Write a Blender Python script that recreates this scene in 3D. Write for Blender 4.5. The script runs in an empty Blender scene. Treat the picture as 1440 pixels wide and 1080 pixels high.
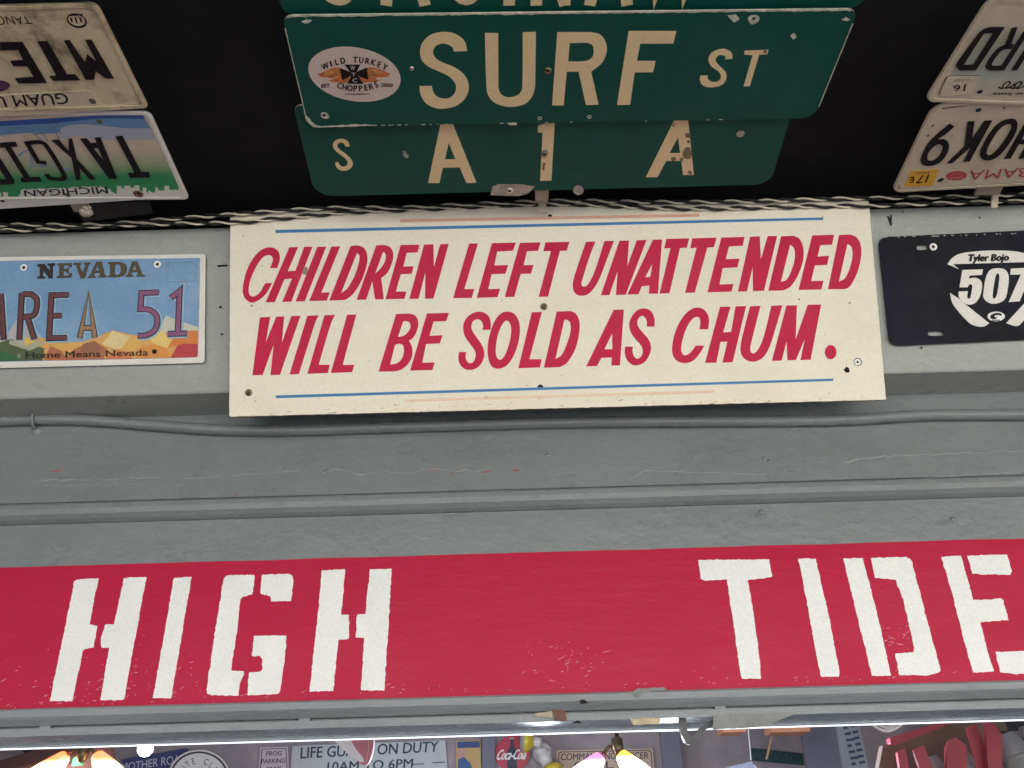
import bpy, math, random
from mathutils import Vector, Matrix, noise
from mathutils.geometry import tessellate_polygon
random.seed(7)
S = bpy.context.scene
COL = S.collection

# ------------------------------------------------------------------ camera
EYE = Vector((0, 0, 1.6))
F_PX = 1200.49
PITCH, ROLL = 0.514232, -0.0287
fwd = Vector((0, math.cos(PITCH), math.sin(PITCH)))
up0 = Vector((0, -math.sin(PITCH), math.cos(PITCH)))
rt0 = Vector((1, 0, 0))
rt = rt0*math.cos(ROLL)+up0*math.sin(ROLL)
upv = up0*math.cos(ROLL)-rt0*math.sin(ROLL)
cd = bpy.data.cameras.new('camera')
cam = bpy.data.objects.new('camera', cd); COL.objects.link(cam)
m = Matrix((rt, upv, -fwd)).transposed().to_4x4(); m.translation = EYE
cam.matrix_world = m
cd.sensor_width = 36; cd.lens = F_PX*36/1440
cd.clip_start = 0.02; cd.clip_end = 3000
S.camera = cam

# ------------------------------------------------------------------ world, sun, exposure
SUN_EL, SUN_AZ = 50, 195         # degrees; sun high behind the shop, the porch in open shade
w = bpy.data.worlds.new('World'); S.world = w; w.use_nodes = True
nt = w.node_tree
sky = nt.nodes.new('ShaderNodeTexSky'); sky.sky_type = 'NISHITA'; sky.sun_disc = False
sky.sun_elevation = math.radians(SUN_EL); sky.sun_rotation = math.radians(180-SUN_AZ)
bg = nt.nodes['Background']; nt.links.new(sky.outputs[0], bg.inputs[0]); bg.inputs[1].default_value = 0.1
sl = bpy.data.lights.new('sun', 'SUN'); sl.energy = 4; sl.angle = math.radians(0.5); sl.color = (1, .95, .87)
so = bpy.data.objects.new('sun', sl); COL.objects.link(so)
so.rotation_euler = (math.radians(90-SUN_EL), 0, math.radians(-SUN_AZ))
S.view_settings.view_transform = 'Standard'; S.view_settings.look = 'None'
S.view_settings.gamma = 1; S.view_settings.exposure = 2.25

# ------------------------------------------------------------------ planes
class Plane:
    def __init__(s, p0, ex, n):
        s.p0 = Vector(p0); s.n = Vector(n).normalized(); s.ex = Vector(ex); s.ey = s.n.cross(s.ex).normalized()
    def two(s, P): d = P-s.p0; return (d.dot(s.ex), d.dot(s.ey))
    def at(s, u, v, off=0.0): return s.p0+s.ex*u+s.ey*v+s.n*off
    def unp(s, x, y, off=0.0):
        d = fwd+rt*((x-720)/F_PX)-upv*((y-540)/F_PX)
        t = (s.p0+s.n*off-EYE).dot(s.n)/d.dot(s.n)
        return s.two(EYE+d*t)
TB = 0.37966
ZC = 1.6+0.78125
CEIL = Plane((0, .75, ZC), (1, 0, 0), (0, 0, -1))       # ey = -n.. towards viewer/away
BEAM = Plane((0, 1.00932, 2.2), (1, 0, 0), (0, -math.cos(TB), -math.sin(TB)))
def V(Y): return Plane((0, Y, 2.0), (1, 0, 0), (0, -1, 0))
def zat(Y, y): p = V(Y); return p.at(*p.unp(722, y)).z
def px(x, y): return (x, y)

# ------------------------------------------------------------------ materials
MATS = {}
def M(name, col, rough=.55, bump=0.0, bscale=60, var=.06, vscale=14, metal=0.0, spec=.5, stretch=(1, 1, 1), dirt=None, dscale=9, damt=.5, emit=None, es=0, coat=0, speck=None, speck_amt=.08, grain=.10, streak=None):
    if name in MATS: return MATS[name]
    mt = bpy.data.materials.new(name); mt.use_nodes = True; MATS[name] = mt
    N = mt.node_tree.nodes; L = mt.node_tree.links; b = N['Principled BSDF']
    tc = N.new('ShaderNodeTexCoord'); mp = N.new('ShaderNodeMapping'); mp.inputs['Scale'].default_value = stretch
    L.new(tc.outputs['Object'], mp.inputs[0])
    def nz(sc, det=4, ro=.6):
        n = N.new('ShaderNodeTexNoise'); n.inputs['Scale'].default_value = sc; n.inputs['Detail'].default_value = det; n.inputs['Roughness'].default_value = ro
        L.new(mp.outputs[0], n.inputs['Vector']); return n
    n = nz(vscale); r = N.new('ShaderNodeMapRange'); r.inputs[1].default_value = .25; r.inputs[2].default_value = .75
    r.inputs[3].default_value = 1-var; r.inputs[4].default_value = 1+var; L.new(n.outputs[0], r.inputs[0])
    mx = N.new('ShaderNodeMix'); mx.data_type = 'RGBA'; mx.blend_type = 'MULTIPLY'; mx.inputs[0].default_value = 1
    mx.inputs[6].default_value = (*col, 1); L.new(r.outputs[0], mx.inputs[7]); out = mx.outputs[2]
    if not emit:
        ng = N.new('ShaderNodeTexNoise'); ng.inputs['Scale'].default_value = 650; ng.inputs['Detail'].default_value = 2; L.new(tc.outputs['Object'], ng.inputs['Vector'])
        rg = N.new('ShaderNodeMapRange'); rg.inputs[1].default_value = .3; rg.inputs[2].default_value = .7; rg.inputs[3].default_value = 1-grain; rg.inputs[4].default_value = 1+grain; L.new(ng.outputs[0], rg.inputs[0])
        mg = N.new('ShaderNodeMix'); mg.data_type = 'RGBA'; mg.blend_type = 'MULTIPLY'; mg.inputs[0].default_value = 1; L.new(out, mg.inputs[6]); L.new(rg.outputs[0], mg.inputs[7]); out = mg.outputs[2]
    def blend(src, c2, sc, lo, hi, amt, det=5):
        d = nz(sc, det, .7); q = N.new('ShaderNodeMapRange'); q.inputs[1].default_value = lo; q.inputs[2].default_value = hi; q.inputs[4].default_value = amt
        L.new(d.outputs[0], q.inputs[0]); k = N.new('ShaderNodeMix'); k.data_type = 'RGBA'; L.new(q.outputs[0], k.inputs[0]); L.new(src, k.inputs[6]); k.inputs[7].default_value = (*c2, 1)
        return k.outputs[2]
    if dirt: out = blend(out, dirt, dscale, .48, .72, damt)
    if streak:
        mp2 = N.new('ShaderNodeMapping'); mp2.inputs['Scale'].default_value = (.12, 1, 2.2); L.new(tc.outputs['Object'], mp2.inputs[0]); keep = mp; mp = mp2
        out = blend(out, streak, 26, .42, .8, .4, 4); mp = keep
    if speck: out = blend(out, speck, 190, .69, .74, speck_amt*6, 2)
    L.new(out, b.inputs['Base Color'])
    b.inputs['Metallic'].default_value = metal; b.inputs['Specular IOR Level'].default_value = spec
    rr = N.new('ShaderNodeMapRange'); rr.inputs[1].default_value = .3; rr.inputs[2].default_value = .7; rr.inputs[3].default_value = max(.03, rough-.1); rr.inputs[4].default_value = min(1, rough+.1)
    n3 = nz(vscale*2.3); L.new(n3.outputs[0], rr.inputs[0]); L.new(rr.outputs[0], b.inputs['Roughness'])
    if coat: b.inputs['Coat Weight'].default_value = coat; b.inputs['Coat Roughness'].default_value = .15
    if bump:
        n2 = nz(bscale, 6, .65); n4 = nz(bscale*.17, 3, .5); ad = N.new('ShaderNodeMath'); ad.operation = 'MULTIPLY_ADD'; ad.inputs[1].default_value = 2.5
        L.new(n4.outputs[0], ad.inputs[0]); L.new(n2.outputs[0], ad.inputs[2])
        bp = N.new('ShaderNodeBump'); bp.inputs['Strength'].default_value = min(1, bump); bp.inputs['Distance'].default_value = .0022
        L.new(ad.outputs[0], bp.inputs['Height']); L.new(bp.outputs[0], b.inputs['Normal'])
    if emit: b.inputs['Emission Color'].default_value = (*emit, 1); b.inputs['Emission Strength'].default_value = es
    return mt

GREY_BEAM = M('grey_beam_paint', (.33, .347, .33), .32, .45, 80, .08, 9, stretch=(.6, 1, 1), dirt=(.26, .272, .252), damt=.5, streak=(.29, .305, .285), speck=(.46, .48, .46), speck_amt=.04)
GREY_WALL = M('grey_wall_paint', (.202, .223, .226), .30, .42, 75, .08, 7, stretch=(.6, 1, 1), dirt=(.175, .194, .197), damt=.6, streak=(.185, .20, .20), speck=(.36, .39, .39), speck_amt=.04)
GREY_TRIM = M('grey_trim_paint', (.23, .25, .265), .33, .9, 80, .09, 12, stretch=(.3, 1, 1), dirt=(.17, .175, .175), dscale=14, damt=.5)
BLACK_CEIL = M('black_ceiling_paint', (.0145, .0142, .0155), .85, .5, 60, .2, 4, dirt=(.016, .014, .012), dscale=1.2, damt=.3, spec=.25)
RED_PAINT = M('red_board_paint', (.475, .010, .050), .4, .32, 70, .08, 10, stretch=(.35, 1, 1), dirt=(.42, .016, .055), damt=.5, spec=.18)
WHITE_PAINT = M('white_stencil_paint', (.83, .825, .80), .5, .4, 90, .03, 25, dirt=(.70, .705, .69), dscale=14, damt=.3)
CREAM = M('cream_sign_paint', (.87, .81, .665), .42, .12, 40, .04, 5, dirt=(.77, .69, .53), dscale=7, damt=.4, streak=(.80, .725, .56), speck=(.35, .3, .22), speck_amt=.05)
SIGN_EDGE = M('raw_plywood_edge', (.20, .14, .085), .8, .8, 120, .3, 60, dirt=(.5, .42, .3), dscale=60, damt=.7)
SIGN_RED = M('sign_letter_red', (.58, .008, .062), .45, .1, 60, .06, 12, dirt=(.60, .025, .085), dscale=16, damt=.4, spec=.2)
SIGN_BLUE = M('sign_line_blue', (.010, .17, .43), .4, 0, var=.1)
SIGN_PINK = M('sign_line_pink', (.76, .40, .30), .5, 0, var=.06, dirt=(.76, .60, .47), dscale=50, damt=.6)
GREEN = M('street_sign_green', (.002, .078, .060), .45, .1, 200, .1, 20, dirt=(.006, .088, .07), dscale=8, damt=.5, spec=.2)
TAN = M('street_sign_letter', (.88, .70, .40), .5, .1, 200, .07, 30, dirt=(.66, .5, .27), dscale=30, damt=.6)
CHIP = M('bare_worn_edge', (.62, .62, .52), .5, .6, 200, .3, 90, dirt=(.25, .3, .26), dscale=120, damt=.8)
BARE_METAL = M('bare_scraped_metal', (.42, .41, .37), .4, .8, 200, .35, 90, metal=.4)
DARK = M('dark_hole', (.012, .010, .009), .9)
BRONZE = M('bronze_screw', (.20, .16, .10), .35, metal=.8)
STEEL = M('steel_screw', (.6, .6, .58), .3, metal=.85)
WASHER = M('white_washer', (.9, .9, .88), .3)
PLATE_DIRTY = M('dirty_tan_plate', (.66, .55, .37), .5, .25, 150, .1, 20, dirt=(.13, .105, .065), dscale=17, damt=.95, speck=(.08, .065, .045), speck_amt=.13)
PLATE_CREAM = M('cream_plate', (.68, .58, .42), .5, .2, 150, .06, 20, dirt=(.5, .42, .3), dscale=26, damt=.4)
PLATE_GREY = M('weathered_plate', (.60, .53, .40), .5, .25, 150, .08, 20, dirt=(.33, .28, .20), dscale=20, damt=.75, speck=(.16, .14, .1), speck_amt=.06)
PLATE_INK = M('plate_ink', (.010, .007, .010), .5, .1, 90, .2, 40, dirt=(.022, .017, .016), dscale=50, damt=.5, spec=.2)
PLATE_WHITE = M('white_plate_border', (.78, .76, .70), .4, .1, 90, .04, 20, dirt=(.62, .58, .5), dscale=30, damt=.4)
NAVY = M('navy_plate', (.005, .005, .010), .4, .12, 60, .3, 12, dirt=(.008, .010, .030), dscale=9, damt=.8, spec=.1)
OFFWHITE = M('offwhite_vinyl', (.78, .76, .70), .45, 0, var=.03)
BLK = M('black_ink', (.010, .009, .010), .55, spec=.2)
SILVER = M('silver_emblem', (.6, .6, .6), .4, metal=.3, var=.3, vscale=300)

# ------------------------------------------------------------------ mesh helpers
class MB:
    def __init__(s): s.v = []; s.f = []; s.mi = []; s.mats = []; s.sm = []; s.calls = []
    def slot(s, mt):
        if mt not in s.mats: s.mats.append(mt)
        return s.mats.index(mt)
    def add(s, vs, fs, mt, smooth=False):
        o = len(s.v); k = s.slot(mt); s.calls.append((o, o+len(vs), len(s.f), len(s.f)+len(fs))); s.v += [Vector(a) for a in vs]
        for f in fs: s.f.append([o+i for i in f]); s.mi.append(k); s.sm.append(smooth)
    def slab(s, pl, conts, z0, z1, mt, side=None, back=False):
        """prism on a plane: outline contours (first outer, others holes) in plane coordinates, from offset z0 up to z1"""
        conts = [clean(c) for c in conts]
        tris = tessellate_polygon([[Vector((a, b, 0)) for a, b in c] for c in conts])
        flat = [p for c in conts for p in c]
        top = [pl.at(a, b, z1) for a, b in flat]
        def orient(t, n):
            a, b, c = (top[i] for i in t)
            return t if (b-a).cross(c-a).dot(n) > 0 else (t[0], t[2], t[1])
        s.add(top, [orient(t, pl.n) for t in tris], mt)
        if back: s.add([pl.at(a, b, z0) for a, b in flat], [tuple(reversed(orient(t, pl.n))) for t in tris], side or mt)
        if z1 > z0:
            for ci, c in enumerate(conts):
                ar = sum(c[i][0]*c[(i+1) % len(c)][1]-c[(i+1) % len(c)][0]*c[i][1] for i in range(len(c)))
                n = len(c); vs = [pl.at(a, b, z0) for a, b in c]+[pl.at(a, b, z1) for a, b in c]
                ccw = (ar > 0) == (ci == 0)
                hand = pl.ex.cross(pl.ey).dot(pl.n) > 0
                fs = [(i, (i+1) % n, n+(i+1) % n, n+i) if ccw == hand else (i, n+i, n+(i+1) % n, (i+1) % n) for i in range(n)]
                s.add(vs, fs, side or mt)
    def box(s, x0, x1, y0, y1, z0, z1, mt):
        vs = [(x, y, z) for x in (x0, x1) for y in (y0, y1) for z in (z0, z1)]
        s.add(vs, [(0, 1, 3, 2), (4, 6, 7, 5), (0, 4, 5, 1), (2, 3, 7, 6), (0, 2, 6, 4), (1, 5, 7, 3)], mt)
    def tube(s, pts, r, mt, n=8, cap=True):
        pts = [Vector(p) for p in pts]; rs = r if isinstance(r, (list, tuple)) else [r]*len(pts)
        vs = []; ref = None
        for i, p in enumerate(pts):
            t = (pts[min(i+1, len(pts)-1)]-pts[max(i-1, 0)]).normalized()
            if ref is None: ref = Vector((0, 0, 1)) if abs(t.z) < .9 else Vector((1, 0, 0))
            a = (ref-t*ref.dot(t)).normalized(); b = t.cross(a); ref = a
            vs += [p+(a*math.cos(2*math.pi*k/n)+b*math.sin(2*math.pi*k/n))*rs[i] for k in range(n)]
        fs = [(i*n+k, i*n+(k+1) % n, (i+1)*n+(k+1) % n, (i+1)*n+k) for i in range(len(pts)-1) for k in range(n)]
        if cap: fs += [tuple(reversed(range(n))), tuple((len(pts)-1)*n+k for k in range(n))]
        s.add(vs, fs, mt, True)
    def lathe(s, p, ax, prof, mt, n=24):
        ax = Vector(ax).normalized(); a = ax.orthogonal().normalized(); b = ax.cross(a); p = Vector(p)
        vs = [p+ax*h+(a*math.cos(2*math.pi*k/n)+b*math.sin(2*math.pi*k/n))*max(r, 1e-5) for r, h in prof for k in range(n)]
        fs = [(i*n+k, i*n+(k+1) % n, (i+1)*n+(k+1) % n, (i+1)*n+k) for i in range(len(prof)-1) for k in range(n)]
        s.add(vs, fs, mt, True)
    def split(s):
        """pieces of a part that stand well apart become parts of their own"""
        bb = []
        for a, b, c, d in s.calls:
            vs = s.v[a:b]; bb.append([min(v[i] for v in vs) for i in range(3)]+[max(v[i] for v in vs) for i in range(3)])
        n = len(bb); g = list(range(n))
        def root(i):
            while g[i] != i: g[i] = g[g[i]]; i = g[i]
            return i
        for i in range(n):
            for j in range(i):
                a, b = bb[i], bb[j]; gap = .045 if max(a[1], b[1]) < 2 else .3
                if all(max(a[k]-b[k+3], b[k]-a[k+3]) < gap for k in range(3)): g[root(i)] = root(j)
        grp = {}
        for i in range(n): grp.setdefault(root(i), []).append(i)
        if len(grp) < 2: return [s]
        out = []
        for ids in sorted(grp.values(), key=len, reverse=True):
            q = MB()
            for i in ids:
                a, b, c, d = s.calls[i]; o = len(q.v); q.v += s.v[a:b]
                for k in range(c, d): q.f.append([o+x-a for x in s.f[k]]); q.mi.append(q.slot(s.mats[s.mi[k]])); q.sm.append(s.sm[k])
            out.append(q)
        return out
    def build(s, name, parent=None, loc=None, bevel=0):
        if parent is not None and len(s.calls) > 1:
            qs = s.split()
            if len(qs) > 1: return [q.build(name, parent, loc, bevel) for q in qs][0]
        if parent is not None:
            base = Vector((0, 0, 0)); q = parent
            while q is not None: base += q.location; q = q.parent
        elif loc is not None: base = Vector(loc)
        else: base = Vector((0, 0, 0))
        me = bpy.data.meshes.new(name); me.from_pydata([v-base for v in s.v], [], s.f)
        for mt in s.mats: me.materials.append(mt)
        me.polygons.foreach_set('material_index', s.mi); me.polygons.foreach_set('use_smooth', s.sm); me.update()
        o = bpy.data.objects.new(name, me); COL.objects.link(o)
        if parent is not None:
            o.parent = parent
        else: o.location = base
        if bevel:
            b = o.modifiers.new('bevel', 'BEVEL'); b.width = bevel; b.segments = 2; b.limit_method = 'ANGLE'; b.angle_limit = math.radians(50)
        return o
def tag(o, label=None, cat=None, group=None, kind=None):
    for k, v in (('label', label), ('category', cat), ('group', group), ('kind', kind)):
        if v: o[k] = v
    return o
def thing(name, loc, label, cat, group=None):
    o = bpy.data.objects.new(name, None); o.empty_display_size = .05; COL.objects.link(o); o.location = Vector(loc)
    return tag(o, label, cat, group)
def clean(c):
    out = []
    for p in c:
        if not out or (abs(p[0]-out[-1][0])+abs(p[1]-out[-1][1])) > 1e-6: out.append(p)
    if len(out) > 2 and abs(out[0][0]-out[-1][0])+abs(out[0][1]-out[-1][1]) < 1e-6: out.pop()
    return out
def parse(txt):
    pts = []
    for t in txt.split():
        s = t.startswith('~'); x, y = t.lstrip('~').split(','); pts.append((float(x), float(y), s))
    n = len(pts); out = []
    for i in range(n):
        a, b = pts[i], pts[(i+1) % n]
        out.append((a[0], a[1]))
        if a[2] or b[2]:
            p, q = pts[i-1], pts[(i+2) % n]
            d = (b[0]-a[0], b[1]-a[1])
            ta = ((b[0]-p[0])/2, (b[1]-p[1])/2) if a[2] else d
            tb = ((q[0]-a[0])/2, (q[1]-a[1])/2) if b[2] else d
            ln = math.hypot(*d)
            for t_ in (ta, tb): pass
            la, lb = math.hypot(*ta) or 1, math.hypot(*tb) or 1
            ta = (ta[0]/la*ln, ta[1]/la*ln); tb = (tb[0]/lb*ln, tb[1]/lb*ln)
            for k in range(1, 5):
                t = k/5; h1 = 2*t**3-3*t*t+1; h2 = t**3-2*t*t+t; h3 = -2*t**3+3*t*t; h4 = t**3-t*t
                out.append((h1*a[0]+h2*ta[0]+h3*b[0]+h4*tb[0], h1*a[1]+h2*ta[1]+h3*b[1]+h4*tb[1]))
    return out
FULL = (0, 0, 1)
def tp(pl, Z, txt, off=0.0):
    """outline read off the photograph (Z = origin and magnification of the view) -> plane coordinates"""
    pts = parse(txt) if isinstance(txt, str) else txt
    return [pl.unp(Z[0]+x/Z[2], Z[1]+y/Z[2], off) for x, y in pts]
def jag(c, amp, step=.0025):
    out = []; n = len(c)
    for i in range(n):
        a, b = c[i], c[(i+1) % n]; ln = math.hypot(b[0]-a[0], b[1]-a[1]); k = max(1, int(ln/step))
        nx, ny = ((b[1]-a[1])/ln, -(b[0]-a[0])/ln) if ln > 0 else (0, 0)
        for j in range(k):
            t = j/k; x = a[0]+(b[0]-a[0])*t; y = a[1]+(b[1]-a[1])*t
            r = (noise.noise(Vector((x*150, y*150, 1.3)))*.9+noise.noise(Vector((x*480, y*480, 4.1)))*1.0)*amp
            out.append((x+nx*r, y+ny*r))
    return out
def letters(mb, pl, Z, shapes, off, th, mt, jg=0, side=None):
    for sh in shapes:
        cs = [tp(pl, Z, t, off+th) for t in sh.split('|')]
        if jg: cs = [jag(c, jg) for c in cs]
        mb.slab(pl, cs, off, off+th, mt, side)
def ell(cx, cy, a, b, n=40):
    return [(cx+a[0]*math.cos(t)+b[0]*math.sin(t), cy+a[1]*math.cos(t)+b[1]*math.sin(t)) for t in [2*math.pi*i/n for i in range(n)]]
def stroke2(c, wd, closed=False):
    """mitred outline of a polyline in plane coordinates"""
    n = len(c); L_, R_ = [], []
    for i in range(n):
        p = c[i-1] if (i > 0 or closed) else None; q = c[(i+1) % n] if (i < n-1 or closed) else None
        def nrm(a, b): l = math.hypot(b[0]-a[0], b[1]-a[1]) or 1; return (-(b[1]-a[1])/l, (b[0]-a[0])/l)
        n1 = nrm(p, c[i]) if p else None; n2 = nrm(c[i], q) if q else None
        if n1 and n2:
            mx, my = n1[0]+n2[0], n1[1]+n2[1]; d = max(.35, (mx*mx+my*my)/2); mx, my = mx/d, my/d
        else: mx, my = n1 or n2
        L_.append((c[i][0]+mx*wd/2, c[i][1]+my*wd/2)); R_.append((c[i][0]-mx*wd/2, c[i][1]-my*wd/2))
    if closed: return [L_, R_[::-1]]
    return [L_+R_[::-1]]
def parse_open(txt):
    pts = parse(txt); last = txt.split()[-1].lstrip('~'); lx, ly = map(float, last.split(','))
    for i in range(len(pts)-1, -1, -1):
        if abs(pts[i][0]-lx)+abs(pts[i][1]-ly) < 1e-6: return pts[:i+1]
    return pts
def strokes(mb, pl, Z, lines, wpx, off, th, mt):
    for i, t in enumerate(lines):
        c = clean(tp(pl, Z, parse_open(t), off+th)); a = pl.unp(720, 400); b = pl.unp(721, 400)
        mid = parse_open(t)[0]; a = pl.unp(Z[0]+mid[0]/Z[2], Z[1]+mid[1]/Z[2]); b = pl.unp(Z[0]+mid[0]/Z[2]+1, Z[1]+mid[1]/Z[2])
        wd = wpx/Z[2]*math.hypot(b[0]-a[0], b[1]-a[1])
        mb.slab(pl, stroke2(c, wd), off, off+th+i*.00006, mt)
def wfac(a, b): return math.hypot(a[0]-b[0], a[1]-b[1])
_tcache = {}
def glyphs(txt, bold=0.0, shear=0.0):
    k = (txt, bold, shear)
    if k in _tcache: return _tcache[k]
    cu = bpy.data.curves.new('t', 'FONT'); cu.body = txt; cu.offset = bold; cu.shear = shear; cu.resolution_u = 3
    o = bpy.data.objects.new('t', cu); COL.objects.link(o)
    dg = bpy.context.evaluated_depsgraph_get(); me = bpy.data.meshes.new_from_object(o.evaluated_get(dg))
    vs = [(v.co.x, v.co.y) for v in me.vertices]; fs = [tuple(p.vertices) for p in me.polygons]
    bpy.data.objects.remove(o); bpy.data.curves.remove(cu); bpy.data.meshes.remove(me)
    _tcache[k] = (vs, fs); return vs, fs
CAP = None
def text_quad(mb, pl, Z, txt, bl, br, tr, tl, off, mt, bold=0.0, shear=0.0):
    """lettering stretched into a quad: baseline bl-br, capital tops tl-tr"""
    global CAP
    if CAP is None: CAP = max(y for x, y in glyphs('H')[0])
    vs, fs = glyphs(txt, 0.0, shear)
    if not vs: return
    if bold > 0:
        for k, (dx, dy) in enumerate(((-1, 0), (1, 0), (0, .7), (0, -.7))):
            e = [(q[0]+dx*bold*wfac(bl, tl)*1.1, q[1]+dy*bold*wfac(bl, tl)) for q in (bl, br, tr, tl)]
            text_quad(mb, pl, Z, txt, *e, off+.00005*(k+1), mt, 0, shear)
    x0 = min(v[0] for v in vs); x1 = max(v[0] for v in vs)
    q = [pl.unp(Z[0]+p[0]/Z[2], Z[1]+p[1]/Z[2], off) for p in (bl, br, tr, tl)]
    P = []
    for x, y in vs:
        u = (x-x0)/(x1-x0); v = y/CAP
        a = [q[0][i]+(q[1][i]-q[0][i])*u for i in (0, 1)]; b = [q[3][i]+(q[2][i]-q[3][i])*u for i in (0, 1)]
        P.append((a[0]+(b[0]-a[0])*v, a[1]+(b[1]-a[1])*v))
    W_ = [pl.at(a, b, off) for a, b in P]
    F_ = []
    for f in fs:
        nn = (W_[f[1]]-W_[f[0]]).cross(W_[f[2]]-W_[f[0]])
        F_.append(f if nn.dot(pl.n) > 0 else tuple(reversed(f)))
    mb.add(W_, F_, mt)
def arc_text(mb, pl, Z, txt, cx, cy, R, a0, a1, h, off, mt, bold=.0, below=False, wscale=.78):
    n = len(txt)
    for i, ch in enumerate(txt):
        if ch == ' ': continue
        a = math.radians(a0+(a1-a0)*(i/(n-1) if n > 1 else .5))
        gv = glyphs(ch, bold)[0]; gw = (max(v[0] for v in gv)-min(v[0] for v in gv)); wd = h*gw/.72*wscale
        if not below: bx, by = cx+R*math.sin(a), cy-R*math.cos(a); ux, uy = math.cos(a), math.sin(a); vx, vy = math.sin(a), -math.cos(a)
        else: bx, by = cx+R*math.sin(a), cy+R*math.cos(a); ux, uy = math.cos(a), -math.sin(a); vx, vy = -math.sin(a), -math.cos(a)
        text_quad(mb, pl, Z, ch, (bx-ux*wd/2, by-uy*wd/2), (bx+ux*wd/2, by+uy*wd/2), (bx+ux*wd/2+vx*h, by+uy*wd/2+vy*h), (bx-ux*wd/2+vx*h, by-uy*wd/2+vy*h), off, mt, bold)
def rounded(poly, rads, n=7):
    out = []; k = len(poly)
    if not isinstance(rads, (list, tuple)): rads = [rads]*k
    for i in range(k):
        p, a, b = Vector(poly[i]), Vector(poly[i-1]), Vector(poly[(i+1) % k]); r = rads[i]
        d1 = (a-p).normalized(); d2 = (b-p).normalized()
        if r <= 0: out.append(tuple(p)); continue
        ang = d1.angle(d2); t = r/math.tan(ang/2); A = p+d1*t; B = p+d2*t; c = p+(d1+d2).normalized()*(r/math.sin(ang/2))
        a0 = math.atan2(*(A-c).yx); a1 = math.atan2(*(B-c).yx); da = (a1-a0+math.pi) % (2*math.pi)-math.pi
        for j in range(n+1): th = a0+da*j/n; out.append((c.x+r*math.cos(th), c.y+r*math.sin(th)))
    return out
def inset(poly, d):
    """shrink a convex outline"""
    cx = sum(p[0] for p in poly)/len(poly); cy = sum(p[1] for p in poly)/len(poly); out = []
    n = len(poly)
    for i in range(n):
        a, p, b = Vector(poly[i-1]), Vector(poly[i]), Vector(poly[(i+1) % n])
        n1 = Vector((-(p-a).y, (p-a).x)).normalized(); n2 = Vector((-(b-p).y, (b-p).x)).normalized()
        c = Vector((cx, cy))-p
        if n1.dot(c) < 0: n1 = -n1
        if n2.dot(c) < 0: n2 = -n2
        mv = n1+n2; mv = mv/max(.4, mv.length_squared/2); out.append(tuple(p+mv*d))
    return out
def disc(mb, pl, x, y, rpx, off, th, mt, n=18, dome=0.0):
    u, v = pl.unp(x, y, off+th); u2, v2 = pl.unp(x+rpx, y, off+th); r = math.hypot(u2-u, v2-v)
    c = [(u+r*math.cos(2*math.pi*i/n), v+r*math.sin(2*math.pi*i/n)) for i in range(n)]
    if dome:
        p = pl.at(u, v, off); mb.lathe(p, pl.n, [(r, 0), (r, th*.5), (r*.8, th+dome*.6), (r*.4, th+dome), (0, th+dome)], mt, n)
    else: mb.slab(pl, [c], off, off+th, mt)
def ring(mb, pl, x, y, r0, r1, off, th, mt, n=20):
    u, v = pl.unp(x, y, off+th); u2, v2 = pl.unp(x+1, y, off+th); k = math.hypot(u2-u, v2-v)
    cs = [[(u+r*k*math.cos(2*math.pi*i/n), v+r*k*math.sin(2*math.pi*i/n)) for i in range(n)] for r in (r1, r0)]
    mb.slab(pl, cs, off, off+th, mt)
def hole(parent, pl, x, y, r, off, name='screw_hole', mt=DARK, rag=0):
    mb = MB(); u, v = pl.unp(x, y, off); u2, v2 = pl.unp(x+r, y, off); R = math.hypot(u2-u, v2-v)
    c = [(u+R*math.cos(2*math.pi*i/14)*(1+rag*random.uniform(-1, 1)), v+R*math.sin(2*math.pi*i/14)*(1+rag*random.uniform(-1, 1))) for i in range(14)]
    mb.slab(pl, [c], off, off+.00015, mt); return mb.build(name, parent)
def screw(parent, pl, x, y, r, off, mt=BRONZE, washer=None):
    mb = MB(); disc(mb, pl, x, y, r, off, .0008, mt, 18, dome=.0012)
    k = r*.42; disc(mb, pl, x, y, k, off+.0021, .00012, DARK, 6)
    o = mb.build('screw', parent)
    if washer:
        mb = MB(); ring(mb, pl, x, y, r*1.0, r*washer, off, .0010, WASHER); mb.build('washer', parent)
    return o

# ------------------------------------------------------------------ ground
mb = MB(); mb.add([(-600, -600, 0), (600, -600, 0), (600, 600, 0), (-600, 600, 0)], [(0, 1, 2, 3)], M('concrete_ground', (.36, .345, .31), .85, .6, 30, .12, 2, dirt=(.30, .29, .26), dscale=.7, damt=.5))
tag(mb.build('ground'), kind='structure')

ob_ = thing('building', (0, -9.5, 0), 'unseen pale stucco building added across the street to bounce light', 'building')  # out of view, added to throw soft level light onto the shop front
mb = MB(); mb.box(-3, 26, -15, -9, .003, 7, M('pale_stucco', (.66, .64, .60), .85, .4, 20, .06, 2)); mb.build('wall', ob_)
mb = MB(); mb.box(-3.2, 26.2, -15.2, -8.8, 7.003, 7.3, GREY_TRIM); mb.build('cornice', ob_)
for i in range(7):
    mb = MB(); mb.box(-1+i*3.8, .4+i*3.8, -9.0, -8.96, 1.0, 2.6, GREY_WALL); mb.build('window', ob_)
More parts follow.
